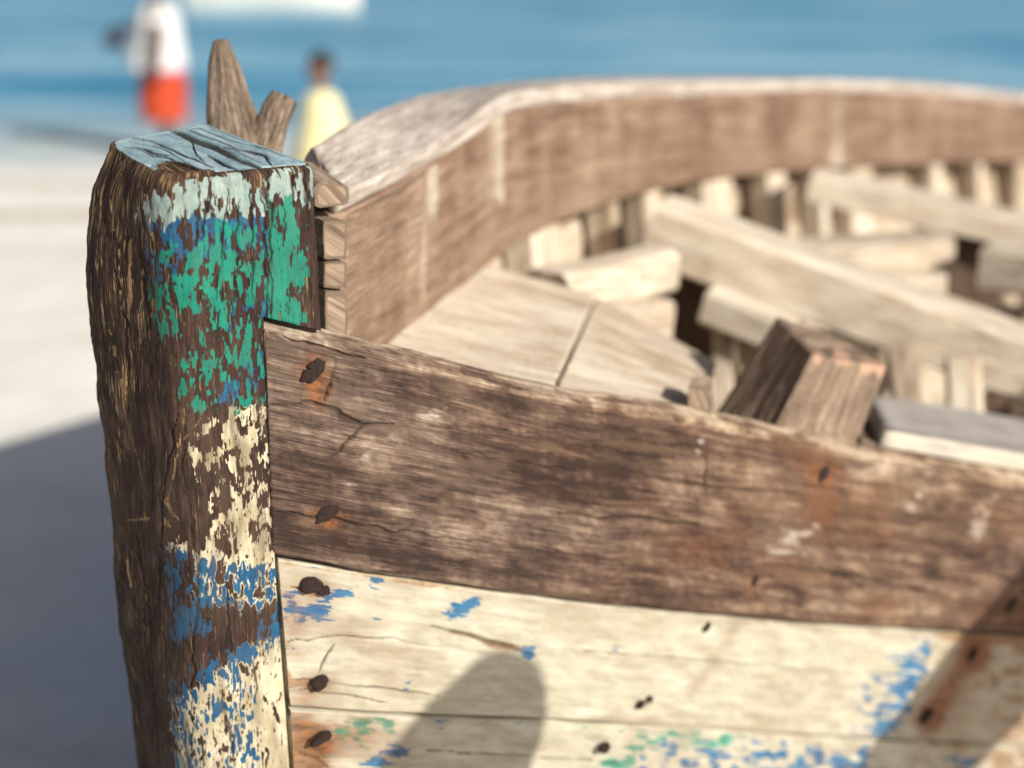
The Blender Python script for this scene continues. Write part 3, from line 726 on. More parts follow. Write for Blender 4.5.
def d_cream2(px, py, G, face, A):
    x, y = G[:, 0], G[:, 1]; n = len(px)
    sm = fbm(x * 30, y * 60, o=4, seed=403); bg = fbm(x * 6, y * 12, o=4, seed=404)
    pc = np.full(n, 1.0) + 1.2 * (bg - .5) + .6 * (sm - .5)
    for cx, cy, rx, ry, k in [(310, 742, 24, 20, .6), (300, 770, 30, 30, .4), (605, 748, 8, 8, .5)]: pc -= k * np.exp(-ell(px, py, cx, cy, rx, ry))
    pc -= .35 * sstep(880, 930, px)
    A['p_cream'] = pc
    A['tone'] = A['tone'] + .2
    j = 9 * (sm - .5); pb = np.full(n, -4.0); pg = np.full(n, -4.0)
    for pts, c in [([(386, 748), (402, 744), (410, 756), (396, 768), (350, 772), (362, 762)], .55), ([(430, 718), (452, 719), (446, 724), (434, 724)], .75), ([(510, 720), (536, 720), (530, 726), (512, 726)], .7), ([(640, 740), (720, 736), (790, 745), (870, 752), (900, 790), (640, 790)], .24),
                   ([(700, 752), (716, 744), (730, 748), (716, 758)], .7), ([(760, 742), (868, 748), (880, 775), (770, 772)], .44), ([(930, 752), (980, 756), (975, 775), (925, 772)], .5)]:
        pb = np.maximum(pb, c + np.clip((sdpoly(px + j, py + j, pts) - 2) / 9, -5, 0))
    for pts, c in [([(332, 732), (346, 728), (350, 736), (336, 738)], .8), ([(354, 730), (364, 722), (378, 716), (392, 720), (392, 732), (378, 726), (362, 742), (354, 742)], .62), ([(550, 720), (570, 718), (590, 724), (560, 728)], .5), ([(600, 752), (640, 748), (630, 768), (600, 770)], .55), ([(620, 728), (760, 732), (700, 750), (640, 742)], .35)]:
        pg = np.maximum(pg, c + np.clip((sdpoly(px + j, py + j, pts) - 2) / 9, -5, 0))
    nn = 2.6 * (fbm(x * 50, y * 110, o=4, seed=409) - .5)
    A['p_blue'] = np.where(face > 0, pb + nn, -4); A['p_green'] = np.where(face > 0, pg - nn, -4)
    A['rust'] = (.75 * np.exp(-ell(px, py, 318, 758, 18, 18)) + .45 * np.exp(-ell(px, py, 300, 725, 20, 20)) + .3 * np.exp(-ell(px, py, 350, 740, 40, 20)) + .4 * sstep(.48, .6, fbm(x * 9, y * 20, o=4, seed=421)) * sstep(560, 290, px)) * face
    A['stain'] = (.85 * np.exp(-ell(px, py, 316, 741, 22, 9)) + .3 * sstep(890, 940, px) + .2 * sstep(.5, .75, bg)) * face
    ck = cracks_field(px, py, [([(296, 752), (312, 756), (330, 768)], 1.2), ([(420, 750), (520, 756), (620, 764)], .6)], 1.5, 415) * face
    A['crack'] = np.clip(ck, 0, 1)
    return -.003 * ck

sheer = plank('hull_plank', sheer_bot, sheer_top, .034, M_SHEER, boat, OUTN, nf=190, nt=14, r=.004, knots=knots_n, ts=ts_n, detail=d_sheer, wob=.0022, amp=.0016, edge=.003, rt=.013)
cream1 = plank('hull_plank', cr1_bot, cr1_top, .030, M_CREAM, boat, OUTN, nf=110, nt=5, r=.003, knots=knots_n, ts=ts_n, detail=d_cream1, wob=.002, amp=.0007, edge=.0012)
cream2 = plank('hull_plank', cr2_bot, cr2_top, .030, M_CREAM, boat, OUTN, nf=70, nt=5, r=.003, knots=knots_n, ts=ts_n, detail=d_cream2, wob=.002, amp=.0007, edge=.0012)
def d_pc(px, py, G, face, A): A['p_cream'] = .7 + .9 * (fbm(G[:, 0] * 9, G[:, 1] * 25, o=4, seed=55) - .5)
plank('hull_plank', st3b, st3, .03, M_HULLDARK, boat, OUTN, nf=16, nu=70, knots=knots_n, detail=d_pc)
plank('hull_plank', st4b, st4, .03, M_HULLDARK, boat, OUTN, nf=16, nu=70, knots=knots_n, detail=d_pc)
for p, lb in ((sheer, 'bare brown top plank with rusty nails'), (cream1, 'cream painted plank with blue flecks'), (cream2, 'cream painted plank streaked blue and green')): p['label'] = lb

def d_bare(px, py, G, face, A): A['p_cream'] = np.full(len(px), -2.0)
# nails: squashed rusty heads, each a sub-part of its plank
def nail(px, py, r, ang, parent, sx=1.0, sy=1.0, lift=.002):
    c = at(px, py, float(Yn(px))); n = np.array([.45, -.89, .0]); n /= np.linalg.norm(n)
    ta = np.array([n[1], -n[0], 0]) * -1; up = np.array([0, 0, 1.0])
    ca, sa = math.cos(ang), math.sin(ang); e1 = ta * ca + up * sa; e2 = -ta * sa + up * ca
    V = []; F = []; ns, nr = 18, 6
    sd = random.random() * 50
    for i in range(nr + 1):
        q = i / nr
        for k in range(ns):
            a = 2 * math.pi * k / ns
            rr = r * (1 + .8 * (float(vnoise(np.array(math.cos(a) * 1.5 + sd), np.array(math.sin(a) * 1.5))) - .5)) * (1.05 if q == 0 else math.cos(q * 1.45))
            hh = -.004 if q == 0 else lift + r * .32 * math.sin(q * 1.5) * (1 - .35 * float(vnoise(np.array(a + sd), np.array(q * 3))))
            V.append(c + e1 * rr * math.cos(a) * sx + e2 * rr * math.sin(a) * sy + n * hh)
    for i in range(nr):
        for k in range(ns): F.append((i * ns + k, i * ns + (k + 1) % ns, (i + 1) * ns + (k + 1) % ns, (i + 1) * ns + k))
    F.append(tuple(nr * ns + k for k in range(ns)))
    return mesh_obj('nail', V, F, M_NAIL, parent)
nail(317, 367, .0085, .5, sheer, 1, 1.1); nail(309, 375, .0085, .5, sheer)
nail(327, 513, .0115, .6, sheer, 1.25, .8)
nail(823, 474, .011, .7, sheer, 1, .9); nail(754, 580, .008, .9, sheer, 1.1, .7); nail(1010, 606, .013, .8, sheer, 1.3, .8)
nail(313, 586, .0095, -.2, cream1, 1.2, .95); nail(324, 591, .0065, 0, cream1, 1.2, .8); nail(321, 683, .0092, .35, cream1, 1.3, .8)
nail(707, 627, .0055, .8, cream1, 1.3, .6); nail(641, 705, .0055, .6, cream1, .9, .8); nail(650, 700, .004, .6, cream1)
nail(973, 654, .009, .9, cream1, 1.3, .7); nail(927, 717, .009, .5, cream1, 1.3, .8)
nail(322, 739, .0088, .45, cream2, 1.4, .75); nail(606, 748, .007, .5, cream2, 1.3, .9)

# ---- far side -------------------------------------------------------------------
FX = [340, 385, 430, 470, 500, 540, 600, 700, 840, 940, 1024, 1100]
FY = [1.64, 1.78, 1.92, 2.05, 2.15, 2.29, 2.50, 2.85, 3.30, 3.62, 3.90, 4.15]
Yf = lambda x: float(np.interp(x, FX, FY))
top_y = [216, 192, 163, 136, 113, 103, 98, 94, 90, 95, 103, 112]
bot_y = [392, 357, 314, 281, 257, 232, 206, 181, 168, 163, 160, 160]
rim_top = [at(x, y, Yf(x)) for x, y in zip(FX, top_y)]
rim_bot = [at(x, y, Yf(x)) for x, y in zip(FX, bot_y)]
zt_, zb_ = float(rim_top[-1][2]), float(rim_bot[-1][2])
stern_t = [np.array([2.45, 5.70, zt_]), np.array([2.75, 6.22, zt_ + .02])]; stern_b = [np.array([2.45, 5.70, zb_]), np.array([2.75, 6.22, zb_ + .02])]
rim_top = [np.array(p) for p in rim_top] + stern_t; rim_bot = [np.array(p) for p in rim_bot] + stern_b
def inward(pts):
    P = np.array(pts); t = np.gradient(P, axis=0); n = np.c_[t[:, 1], -t[:, 0], 0 * t[:, 0]]; return n / np.linalg.norm(n, axis=1, keepdims=True)
NIN = inward(rim_top)
def d_rim(px, py, G, face, A):
    x, y = G[:, 0], G[:, 1]; n = len(px); sm = fbm(x * 20, y * 14, o=4, seed=503)
    A['tone'] = A['tone'] + 1.0 * (fbm(x * 22, y * 3, o=3, seed=505) - .5) + .12 - .10 * sstep(560, 700, px) + .25 * np.exp(-((px - 345) / 18) ** 2)
    pp = np.full(n, -1.0)
    for pts, c in [([(490, 120), (498, 116), (500, 196), (493, 200)], .95), ([(428, 172), (436, 168), (436, 255), (429, 250)], .85), ([(422, 250), (430, 245), (426, 300), (418, 296)], .5), ([(834, 92), (842, 92), (842, 168), (834, 168)], .8), ([(402, 235), (408, 230), (406, 260), (402, 258)], .5)]:
        pp = np.maximum(pp, c - .2 + np.clip((sdpoly(px, py, pts) - 2) / 14, -5, 0))
    A['p_pale'] = np.where(face > 0, pp, -4) + 1.4 * (fbm(x * 60, y * 12, o=3, seed=517) - .5)
    ck = cracks_field(px, py, [([(352, 214), (400, 190), (440, 160)], 2.2), ([(520, 118), (640, 112), (760, 108)], 1.2), ([(838, 112), (1024, 130)], 1.2), ([(345, 250), (400, 225), (460, 190)], 1.0)], 2, 515) * face
    A['crack'] = np.clip(ck * .6, 0, 1)
    return -.003 * ck
rim = plank('bulwark_board', rim_bot, rim_top, .032, M_RIM, boat, (.7, -.7, 0), nu=200, nf=50, nt=5, r=.004, detail=d_rim, wob=.003, amp=.0015)
# rail lying on top of the board: inner edge stands proud, outer edge sighted along the sky line
rail_in = [p + NIN[i] * .006 + np.array([0, 0, .026]) for i, p in enumerate(rim_top)]
ro_x = [312, 350, 388, 430, 470, 515, 580, 690, 838, 942, 1028, 1106]
ro_y = [146, 122, 105, 93, 87, 82, 77.5, 76, 78, 83.5, 94, 104]
rail_out = [at(x, y, Yf(FX[i]) + .10 + .045 * min(1, i / 4)) for i, (x, y) in enumerate(zip(ro_x, ro_y))]
rail_out = [np.array(p) for p in rail_out] + [t + np.array([-.16, .10, .03]) for t in stern_t]
for i in range(len(rail_in)):                        # keep the rail a plausible width
    d = rail_out[i] - rail_in[i]; L = np.linalg.norm(d)
    if L > .24: rail_out[i] = rail_in[i] + d / L * .24
plank('gunwale_rail', rail_in, rail_out, .030, M_RAIL, boat, (0, 0, 1), nu=200, nf=24, nt=5, r=.007, wob=.003, amp=.0014)
# outer planking of the far side, outside the frames
HP = [np.array(p) - NIN[i] * .105 for i, p in enumerate(rim_top)]
levels = [(0.0, .0), (-.22, .02), (-.44, .07), (-.66, .16), (-.88, .30)]
def far_level(k):
    dz, din = levels[k]; out = []
    for i, p in enumerate(HP):
        s = min(1, max(.35, i / 4)); out.append(p + NIN[i] * din * s + np.array([0, 0, dz]))
    return out
for k in range(4):
    hi = far_level(k); lo = [p + np.array([0, 0, -.014]) for p in far_level(k + 1)]
    if k % 2: sh_ = [NIN[i] * .009 for i in range(len(hi))]; hi = [p - q for p, q in zip(hi, sh_)]; lo = [p - q for p, q in zip(lo, sh_)]
    plank('hull_plank', lo, hi, .03, M_IN, boat, (.7, -.7, 0), nu=110, nf=14, tone=-.02)
keel_f = [st([-.24 + i / 13 * 2.72, 1.57 + i / 13 * 3.05, .03 + .06 * i / 13], True) for i in range(14)]
plank('hull_plank', keel_f, [p + np.array([0, 0, .010]) for p in far_level(4)], .03, M_HULLDARK, boat, (.5, -.5, .7), nu=80, nf=14, detail=d_pc)

def on_far(px): # index interpolation along the far rim
    Y = float(np.interp(px, FX, FY)); return Y
P_rb = np.array(rim_bot); 
def rim_at(px, frac=0.0):
    xs = np.array(FX, float); k = np.interp(px, xs, np.arange(len(xs))); i = int(min(k, len(xs) - 2)); t = k - i
    b = rim_bot[i] * (1 - t) + rim_bot[i + 1] * t; n = NIN[i] * (1 - t) + NIN[i + 1] * t
    tg = rim_top[i + 1] - rim_top[i]; tg = tg / np.linalg.norm(tg)
    return b, n / np.linalg.norm(n), tg
# frames (ribs) showing under the board
for px, w, tone in [(497, .035, .1), (556, .115, .2), (622, .030, -.1), (660, .075, .05), (724, .125, .15), (780, .085, .1), (829, .036, .3), (868, .11, .0), (944, .045, .1), (986, .040, .12), (1030, .07, .05), (1100, .05, 0)]:
    b, n, tg = rim_at(px)
    top = b - n * .066 + np.array([0, 0, .10]); bot = b - n * .050 + np.array([0, 0, -.20]) + n * .02
    foot = bot + np.array([0, 0, -.28]) + n * .16
    s = tg * w * .58; d = n * .032
    q = lambda c, k=1.0: [c - s * k - d, c + s * k - d, c + s * k + d, c - s * k + d]
    hexa('rib', q(top), q(bot), M_IN, boat, n_len=24, n_edge=6, tone=tone, ch=.08)
    hexa('rib', q(bot + np.array([0, 0, -.002])), q(foot), M_IN, boat, n_len=16, n_edge=6, tone=tone - .05, ch=.08)

# inner end of the far planks stacked behind the stem
for (x0, x1, y0, y1, Y, t) in [(323, 346, 221, 259, 1.60, -.05), (324, 346, 262, 288, 1.60, .0), (325, 347, 292, 352, 1.60, -.08)]:
    a, b, c, d = at(x0, y1, Y), at(x1, y1, Y + .02), at(x1, y0, Y + .02), at(x0, y0, Y)
    bk = np.array([-.06, .12, 0])
    hexa('plank_end', [a, b, c, d], [a + bk, b + bk, c + bk, d + bk], M_BLOCK, boat, n_len=8, n_edge=8, ch=.05, tone=.22, wob=.0015)
a, b, c, d = at(316, 207, 1.60), at(347, 204, 1.62), at(347, 186, 1.62), at(316, 184, 1.60)
bk = np.array([-.05, .13, .01])
hexa('plank_end', [a, b, c, d], [a + bk, b + bk, c + bk, d + bk], M_BLOCK, boat, n_len=8, n_edge=8, ch=.12, tone=.3, wob=.002, rnd=.06)

# ---- bow deck boards and beams --------------------------------------------------
def quad_board(name, c00, c10, c11, c01, th, mat, tone=0.0, **kw):
    e = lambda p, q: [np.array(p) * (1 - t) + np.array(q) * t for t in (0, .33, .66, 1)]
    return plank(name, e(c00, c10), e(c01, c11), th, mat, boat, (0, -.2, 1), nu=60, nf=40, tone=tone, **kw)
quad_board('deck_board', at(372, 366, 1.72), at(548, 398, 1.70), at(594, 294, 2.10), at(452, 256, 2.13), .03, M_IN, .26)
quad_board('deck_board', at(553, 399, 1.705), at(700, 420, 1.79), at(716, 362, 2.04), at(598, 296, 2.125), .03, M_IN, .12)
beam('floor_timber', at(546, 296, 2.16), at(658, 269, 2.34), .085, .074, M_IN, boat, tone=.24, rnd=.06, ch=.14)
beam('floor_timber', at(575, 322, 2.16), at(648, 318, 2.32), .10, .075, M_IN, boat, tone=.2, ch=.1)
# thwarts crossing the hull
beam('thwart', at(655, 226, 2.55), at(1095, 388, 2.36), .15, .100, M_IN, boat, tone=.34, ch=.05, wob=.004, n_edge=14)
beam('thwart', at(812, 184, 3.05), at(1235, 275, 2.84), .15, .060, M_IN, boat, tone=.3, ch=.06, wob=.004)
beam('floor_timber', at(720, 262, 2.78), at(943, 248, 2.82), .12, .062, M_IN, boat, tone=.12, ch=.10)
beam('floor_timber', at(735, 292, 2.74), at(936, 284, 2.76), .12, .066, M_IN, boat, tone=.22, ch=.10)
beam('floor_timber', at(986, 266, 2.72), at(1110, 278, 2.62), .12, .085, M_IN, boat, tone=.3, ch=.10)
beam('floor_timber', at(708, 304, 2.42), at(790, 336, 2.36), .06, .062, M_IN, boat, tone=.3)
beam('rib', at(722, 330, 2.44), at(727, 420, 2.38), .03, .05, M_IN, boat, up=(.3, 1, 0), tone=.14)
beam('rib', at(752, 320, 2.44), at(757, 420, 2.38), .05, .05, M_IN, boat, up=(.3, 1, 0), tone=-.1)
beam('rib', at(905, 350, 2.36), at(915, 430, 2.30), .06, .05, M_IN, boat, up=(.3, 1, 0), tone=.05)
beam('rib', at(962, 362, 2.34), at(966, 440, 2.28), .06, .05, M_IN, boat, up=(.3, 1, 0), tone=.1)
beam('rib', at(1010, 305, 2.74), at(1010, 360, 2.72), .05, .05, M_IN, boat, up=(.3, 1, 0), tone=-.12)
# inner floor boards in the bilge
for k in range(4):
    o = np.array([.085 * k, -.085 * k, -.006 * k])
    p0 = np.array([.20, 2.42, .47]) + o; p1 = np.array([1.85, 4.10, .52]) + o
    sft = np.array([.080, -.080, -.004])
    e = lambda p, q: [p * (1 - t) + q * t for t in (0, .33, .66, 1)]
    plank('floor_board', e(st(p0, True), st(p1, True)), e(st(p0 + sft, True), st(p1 + sft, True)), .025, M_HULLDARK, boat, (0, 0, 1), nu=60, nf=10, tone=-.1 + .05 * (k % 2), detail=d_bare)
def panel(x0, y0, x1, y1, Y, tone=-.3):  # dark boards added behind gaps, their colour standing in for deep shade
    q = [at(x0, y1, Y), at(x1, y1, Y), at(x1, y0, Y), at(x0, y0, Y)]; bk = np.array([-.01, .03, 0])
    hexa('gap_shade_panel', q, [p + bk for p in q], M_HULLDARK, boat, n_len=5, n_edge=10, ch=.03, tone=tone, detail=lambda px, py, V, G, A: A.__setitem__('p_cream', np.full(len(px), -2.0)))
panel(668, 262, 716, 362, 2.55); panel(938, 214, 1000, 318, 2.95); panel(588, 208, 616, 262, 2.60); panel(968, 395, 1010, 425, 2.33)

# ---- timber head, cap board and chock on the near side ---------------------------
def d_head(px, py, V, G, A):
    n = len(px); sm = fbm(G[:, 0] * 30, G[:, 1] * 60, o=4, seed=603)
    A['p_pale'] = .5 + np.clip(sdpoly(px, py, [(808, 350), (838, 352), (888, 362), (888, 378), (862, 374), (838, 366), (812, 364)]) / 12, -1, .5) - .30 + 2.6 * (fbm(px / 9, py / 30, o=3, seed=609) - .5)
    A['tone'] = A['tone'] + .45 * (fbm(G[:, 0] * 12, G[:, 1] * 26, o=4, seed=605) - .5) + .16 * sstep(400, 430, py) + .06
Jt = [at(776, 317, 1.945), at(813, 355, 1.845), at(887, 366, 1.93), at(832, 333, 2.03)]
Jb = [at(716, 412, 1.90), at(778, 424, 1.815), at(858, 441, 1.90), at(800, 420, 1.99)]
Jb = [b + (b - t) * .9 for b, t in zip(Jb, Jt)]
hexa('timber_head', Jb, Jt, M_BLOCK, boat, n_len=60, n_edge=30, ch=.02, amp=.0022, wob=.003, detail=d_head, sharp=R(40))
a, b, c, d = at(688, 420, 1.80), at(712, 424, 1.80), at(711, 388, 1.80), at(689, 386, 1.80); bk = np.array([.012, .05, .0])
hexa('chock', [a, b, c, d], [a + bk, b + bk, c + bk, d + bk], M_BLOCK, boat, n_len=8, n_edge=10, ch=.04, tone=.4)
capA = [at(886, 431, 1.885), at(950, 442, 1.945), at(1030, 456, 2.02), at(1100, 468, 2.10)]
capB = [at(868, 396, 2.03), at(940, 404, 2.12), at(1030, 421, 2.22), at(1100, 434, 2.32)]
zc = float(capA[-1][2]); capA = [np.array(p) for p in capA] + [np.array([1.70, 2.80, zc - .03]), np.array([2.50, 3.63, zc - .02])]
zc = float(capB[-1][2]); capB = [np.array(p) for p in capB] + [np.array([1.55, 2.97, zc - .03]), np.array([2.33, 3.78, zc - .02])]
def d_cap(px, py, G, face, A):
    A['tone'] = A['tone'] + .75 * (1 - face); A['dirt'] = A['dirt'] * .8
plank('cap_board', capA, capB, .028, M_CAP, boat, (0, 0, 1), nu=90, nf=24, r=.004, tone=.06, detail=d_cap)
e = lambda p, q: [p * (1 - t) + q * t for t in (0, .33, .66, 1)]
plank('cap_board', e(at(861, 443, 1.875), at(883, 447, 1.89)), e(at(856, 418, 1.97), at(876, 421, 1.98)), .02, M_BLOCK, boat, (0, 0, 1), nu=12, nf=8, tone=-.3)

# ---- forked crutch behind the stem ------------------------------------------------
def build_fork():
    a = tube('x', [at(236, 320, 1.72), at(234, 200, 1.74), at(232, 128, 1.75), at(227, 92, 1.755), at(223, 60, 1.76), at(221, 40, 1.76)], [.038, .036, .032, .024, .0155, .0085], None, False, lump=.34)
    b = tube('x', [at(248, 260, 1.73), at(262, 170, 1.74), at(270, 135, 1.75), at(277, 112, 1.755), at(284, 97, 1.76)], [.026, .024, .021, .0195, .0175], None, False, lump=.26)
    V = np.concatenate([a[0], b[0]]); F = np.concatenate([a[1], b[1] + len(a[0])])
    at_ = {k: np.concatenate([a[2][k], b[2][k]]) for k in a[2]}
    return mesh_obj('forked_crutch', V, F, M_BRANCH, boat, at_, dict(grain=np.concatenate([a[3], b[3]])), sharp=R(60))
build_fork()
# transom closing the stern
plank('transom', [np.array([2.97, 5.02, .05]), np.array([2.90, 5.25, .05]), np.array([2.82, 5.50, .05])], [np.array([3.20, 4.78, float(sheer_top[-1][2])]), np.array([2.98, 5.48, (float(sheer_top[-1][2]) + zt_) / 2]), np.array([2.75, 6.20, zt_])], .03, M_HULLDARK, boat, (.7, .7, 0), nu=12, nf=12, detail=d_pc)

# ================================================================== SAND AND SEA
def sand_mat():
    T = NT('pale_coral_sand'); tc = T.node('ShaderNodeTexCoord'); v = tc.outputs['Object']
    n1 = T.noise(v, (.9, 1.6, 1), 6, .6); n2 = T.noise(v, (60, 60, 60), 4, .7); n3 = T.noise(v, (6, 9, 6), 5, .65)
    m = T.math('ADD', T.math('MULTIPLY', n1, .55), T.math('MULTIPLY', n3, .45))
    col = T.ramp(m, [(.30, (.74, .70, .64)), (.48, (.87, .86, .83)), (.7, (.93, .925, .91))])
    col = T.mix(T.math('MULTIPLY', T.step(n2, .52, .72), .3), col, (.36, .31, .25))
    wet = T.attr('wet')
    col = T.mix(wet, col, (.66, .72, .75))
    col = T.mix(T.math('MULTIPLY', T.attr('wrack'), T.step(n3, .3, .6), clamp=True), col, (.36, .29, .15))
    T.l.new(col, T.bsdf.inputs['Base Color'])
    T.l.new(T.math('MULTIPLY_ADD', wet, -.12, .92), T.bsdf.inputs['Roughness'])
    b = T.node('ShaderNodeBump'); b.inputs['Strength'].default_value = .6; b.inputs['Distance'].default_value = .02
    T.l.new(T.math('ADD', n3, T.math('MULTIPLY', n2, .2)), b.inputs['Height']); T.l.new(b.outputs[0], T.bsdf.inputs['Normal'])
    return T.m
def sheet(name, xs, ys, zf, mat, attrs=None):
    X, Y = np.meshgrid(xs, ys); Z = zf(X, Y); V = np.stack([X, Y, Z], -1).reshape(-1, 3)
    F = grid_faces(len(ys), len(xs), False)
    o = mesh_obj(name, V, F, mat, None, {k: f(X, Y).ravel() for k, f in (attrs or {}).items()})
    o['kind'] = 'structure'; return o
SHORE = 14.2
def shore(X): return SHORE + .35 * np.sin(X * .31 + .5) + .6 * (fbm(X * .35, X * 0, o=3, seed=700) - .5)
def sand_z(X, Y):
    z = -.006 * np.clip(Y - 6, 0, 6) - .045 * np.clip(Y - 12, 0, 60)
    near = np.clip(1 - np.abs(Y - 5) / 9, 0, 1)
    return z + near * (.05 * (fbm(X * .8, Y * .8, o=3, seed=703) - .5) + .035 * (fbm(X * 3.2, Y * 3.2, o=3, seed=705) - .5))
xs = np.r_[np.linspace(-900, -20, 20), np.linspace(-12, 12, 240), np.linspace(20, 900, 20)]
ys = np.r_[np.linspace(-300, -8, 14), np.linspace(-4, 16, 260), np.linspace(18, 60, 12)]
sheet('sand', xs, ys, sand_z, sand_mat(), dict(
    wet=lambda X, Y: sstep(-.9, .1, Y - shore(X)) * .9,
    wrack=lambda X, Y: .9 * np.exp(-((Y - 12.0 - .25 * np.sin(X * .8)) / .16) ** 2) + .95 * np.exp(-((Y - 10.55 - .2 * np.sin(X * .6 + 1)) / .20) ** 2) + .3 * np.exp(-((Y - 8.9) / .12) ** 2)))

def sea_mat():
    T = NT('blue_sea_water'); tc = T.node('ShaderNodeTexCoord'); v = tc.outputs['Object']
    n1 = T.noise(v, (.10, .45, 1), 7, .7); n2 = T.noise(v, (1.3, 3.2, 1), 5, .6); n3 = T.noise(v, (.02, .06, 1), 4, .5)
    m = T.math('ADD', T.math('MULTIPLY', n1, .75), T.math('MULTIPLY', n3, .25))
    col = T.ramp(m, [(.40, (.03, .23, .41)), (.48, (.11, .38, .63)), (.57, (.38, .62, .80))])
    sh = T.attr('shallow'); col = T.mix(T.math('MULTIPLY', sh, .95), col, (.60, .70, .72))
    foam = T.math('MULTIPLY', T.attr('foam'), T.step(n2, .42, .6), clamp=True)
    col = T.mix(foam, col, (.78, .80, .78))
    T.l.new(col, T.bsdf.inputs['Base Color']); T.bsdf.inputs['Specular IOR Level'].default_value = .22; T.bsdf.inputs['Roughness'].default_value = .28; T.bsdf.inputs['IOR'].default_value = 1.33
    b = T.node('ShaderNodeBump'); b.inputs['Strength'].default_value = .9; b.inputs['Distance'].default_value = .12
    T.l.new(T.math('ADD', n2, T.math('MULTIPLY', n1, 1.5)), b.inputs['Height']); T.l.new(b.outputs[0], T.bsdf.inputs['Normal'])
    return T.m
WZ = -.036 - .045 * (SHORE - 12)
WZ = float(WZ)
def sea_z(X, Y): return WZ + .03 * (fbm(X * .5, Y * 1.2, o=3, seed=720) - .5) * np.clip((Y - 13) / 4, 0, 1)
xs = np.r_[np.linspace(-3000, -60, 16), np.linspace(-40, 40, 220), np.linspace(60, 3000, 16)]
ys = np.r_[np.linspace(11.5, 40, 200), np.linspace(42, 160, 60), np.geomspace(170, 6000, 16)]
sheet('sea', xs, ys, sea_z, sea_mat(), dict(
    shallow=lambda X, Y: sstep(9.0, 0, Y - shore(X)) ** 1.5, foam=lambda X, Y: 1.0 * np.exp(-((Y - shore(X) - .1) / .35) ** 2) + .6 * np.exp(-((Y - shore(X) - 1.7) / .25) ** 2) + .3 * np.exp(-((Y - shore(X) - 4.5) / .3) ** 2)))

# ================================================================== PEOPLE
def skin_mesh(name, verts, edges, radii, mat, parent, roots=(0,), sub=2):
    me = bpy.data.meshes.new(name); me.from_pydata([tuple(v) for v in verts], edges, []); me.update()
    o = bpy.data.objects.new(name, me); COL.objects.link(o)
    md = o.modifiers.new('skin', 'SKIN'); md.use_smooth_shade = True
    lay = me.skin_vertices[0].data
    for i, r in enumerate(radii):
        r = r if isinstance(r, tuple) else (r, r); lay[i].radius = r
        lay[i].use_root = i in roots
    sb = o.modifiers.new('sub', 'SUBSURF'); sb.levels = sub; sb.render_levels = sub
    dg = bpy.context.evaluated_depsgraph_get(); m2 = bpy.data.meshes.new_from_object(o.evaluated_get(dg))
    bpy.data.objects.remove(o); bpy.data.meshes.remove(me)
    m2.name = name; m2.materials.clear(); m2.materials.append(mat)
    for p in m2.polygons: p.use_smooth = True
    q = bpy.data.objects.new(name, m2); COL.objects.link(q)
    if parent is not None: q.parent = parent
    return q

M_SKIN = plain('dark_skin', (.055, .025, .016), (.08, .037, .024), 30, .55)
M_SKIN2 = plain('brown_skin', (.16, .075, .042), (.21, .10, .058), 30, .55)
M_HAIR = plain('black_hair', (.008, .006, .006), (.02, .015, .013), 60, .7)
M_WHITE = plain('white_cotton', (.55, .57, .62), (.66, .67, .70), 14, .85)
M_ORANGE = plain('orange_cloth', (.36, .032, .007), (.46, .055, .012), 14, .8)
M_PURPLE = plain('purple_waistband', (.40, .10, .34), (.5, .16, .42), 20, .8)
M_YELLOW = plain('pale_yellow_cotton', (.66, .61, .31), (.74, .70, .45), 14, .85)

class Fig:
    def __init__(s): s.v, s.e, s.r, s.roots = [], [], [], []
    def chain(s, pts, radii, start=None):
        idx = []
        for i, (p, r) in enumerate(zip(pts, radii)):
            s.v.append(tuple(p)); s.r.append(r); k = len(s.v) - 1
            if i == 0:
                if start is None: s.roots.append(k)
                else: s.e.append((start, k))
            else: s.e.append((k - 1, k))
            idx.append(k)
        return idx
def add_hand(f, wrist, d, side):
    """palm, four fingers of unequal length and a thumb; d = direction the hand points"""
    d = Vector(d).normalized(); up = Vector((1, 0, 0)) if abs(d.x) < .7 else Vector((0, 0, 1))
    s = d.cross(up).normalized(); n = s.cross(d).normalized(); w = Vector(wrist)
    for k, (o, L) in enumerate([(-.028, .075), (-.010, .085), (.010, .080), (.028, .062)]):
        b = w + d * .055 + up.cross(d) * 0 + s.cross(d) * 0 + n * o
        f.chain([b, b + d * L * .5 + s * side * .006, b + d * L + s * side * .022], [.0095, .0085, .007])
    b = w + d * .02 - n * .02
    f.chain([b, b + d * .03 - n * .035, b + d * .065 - n * .042], [.011, .010, .008])

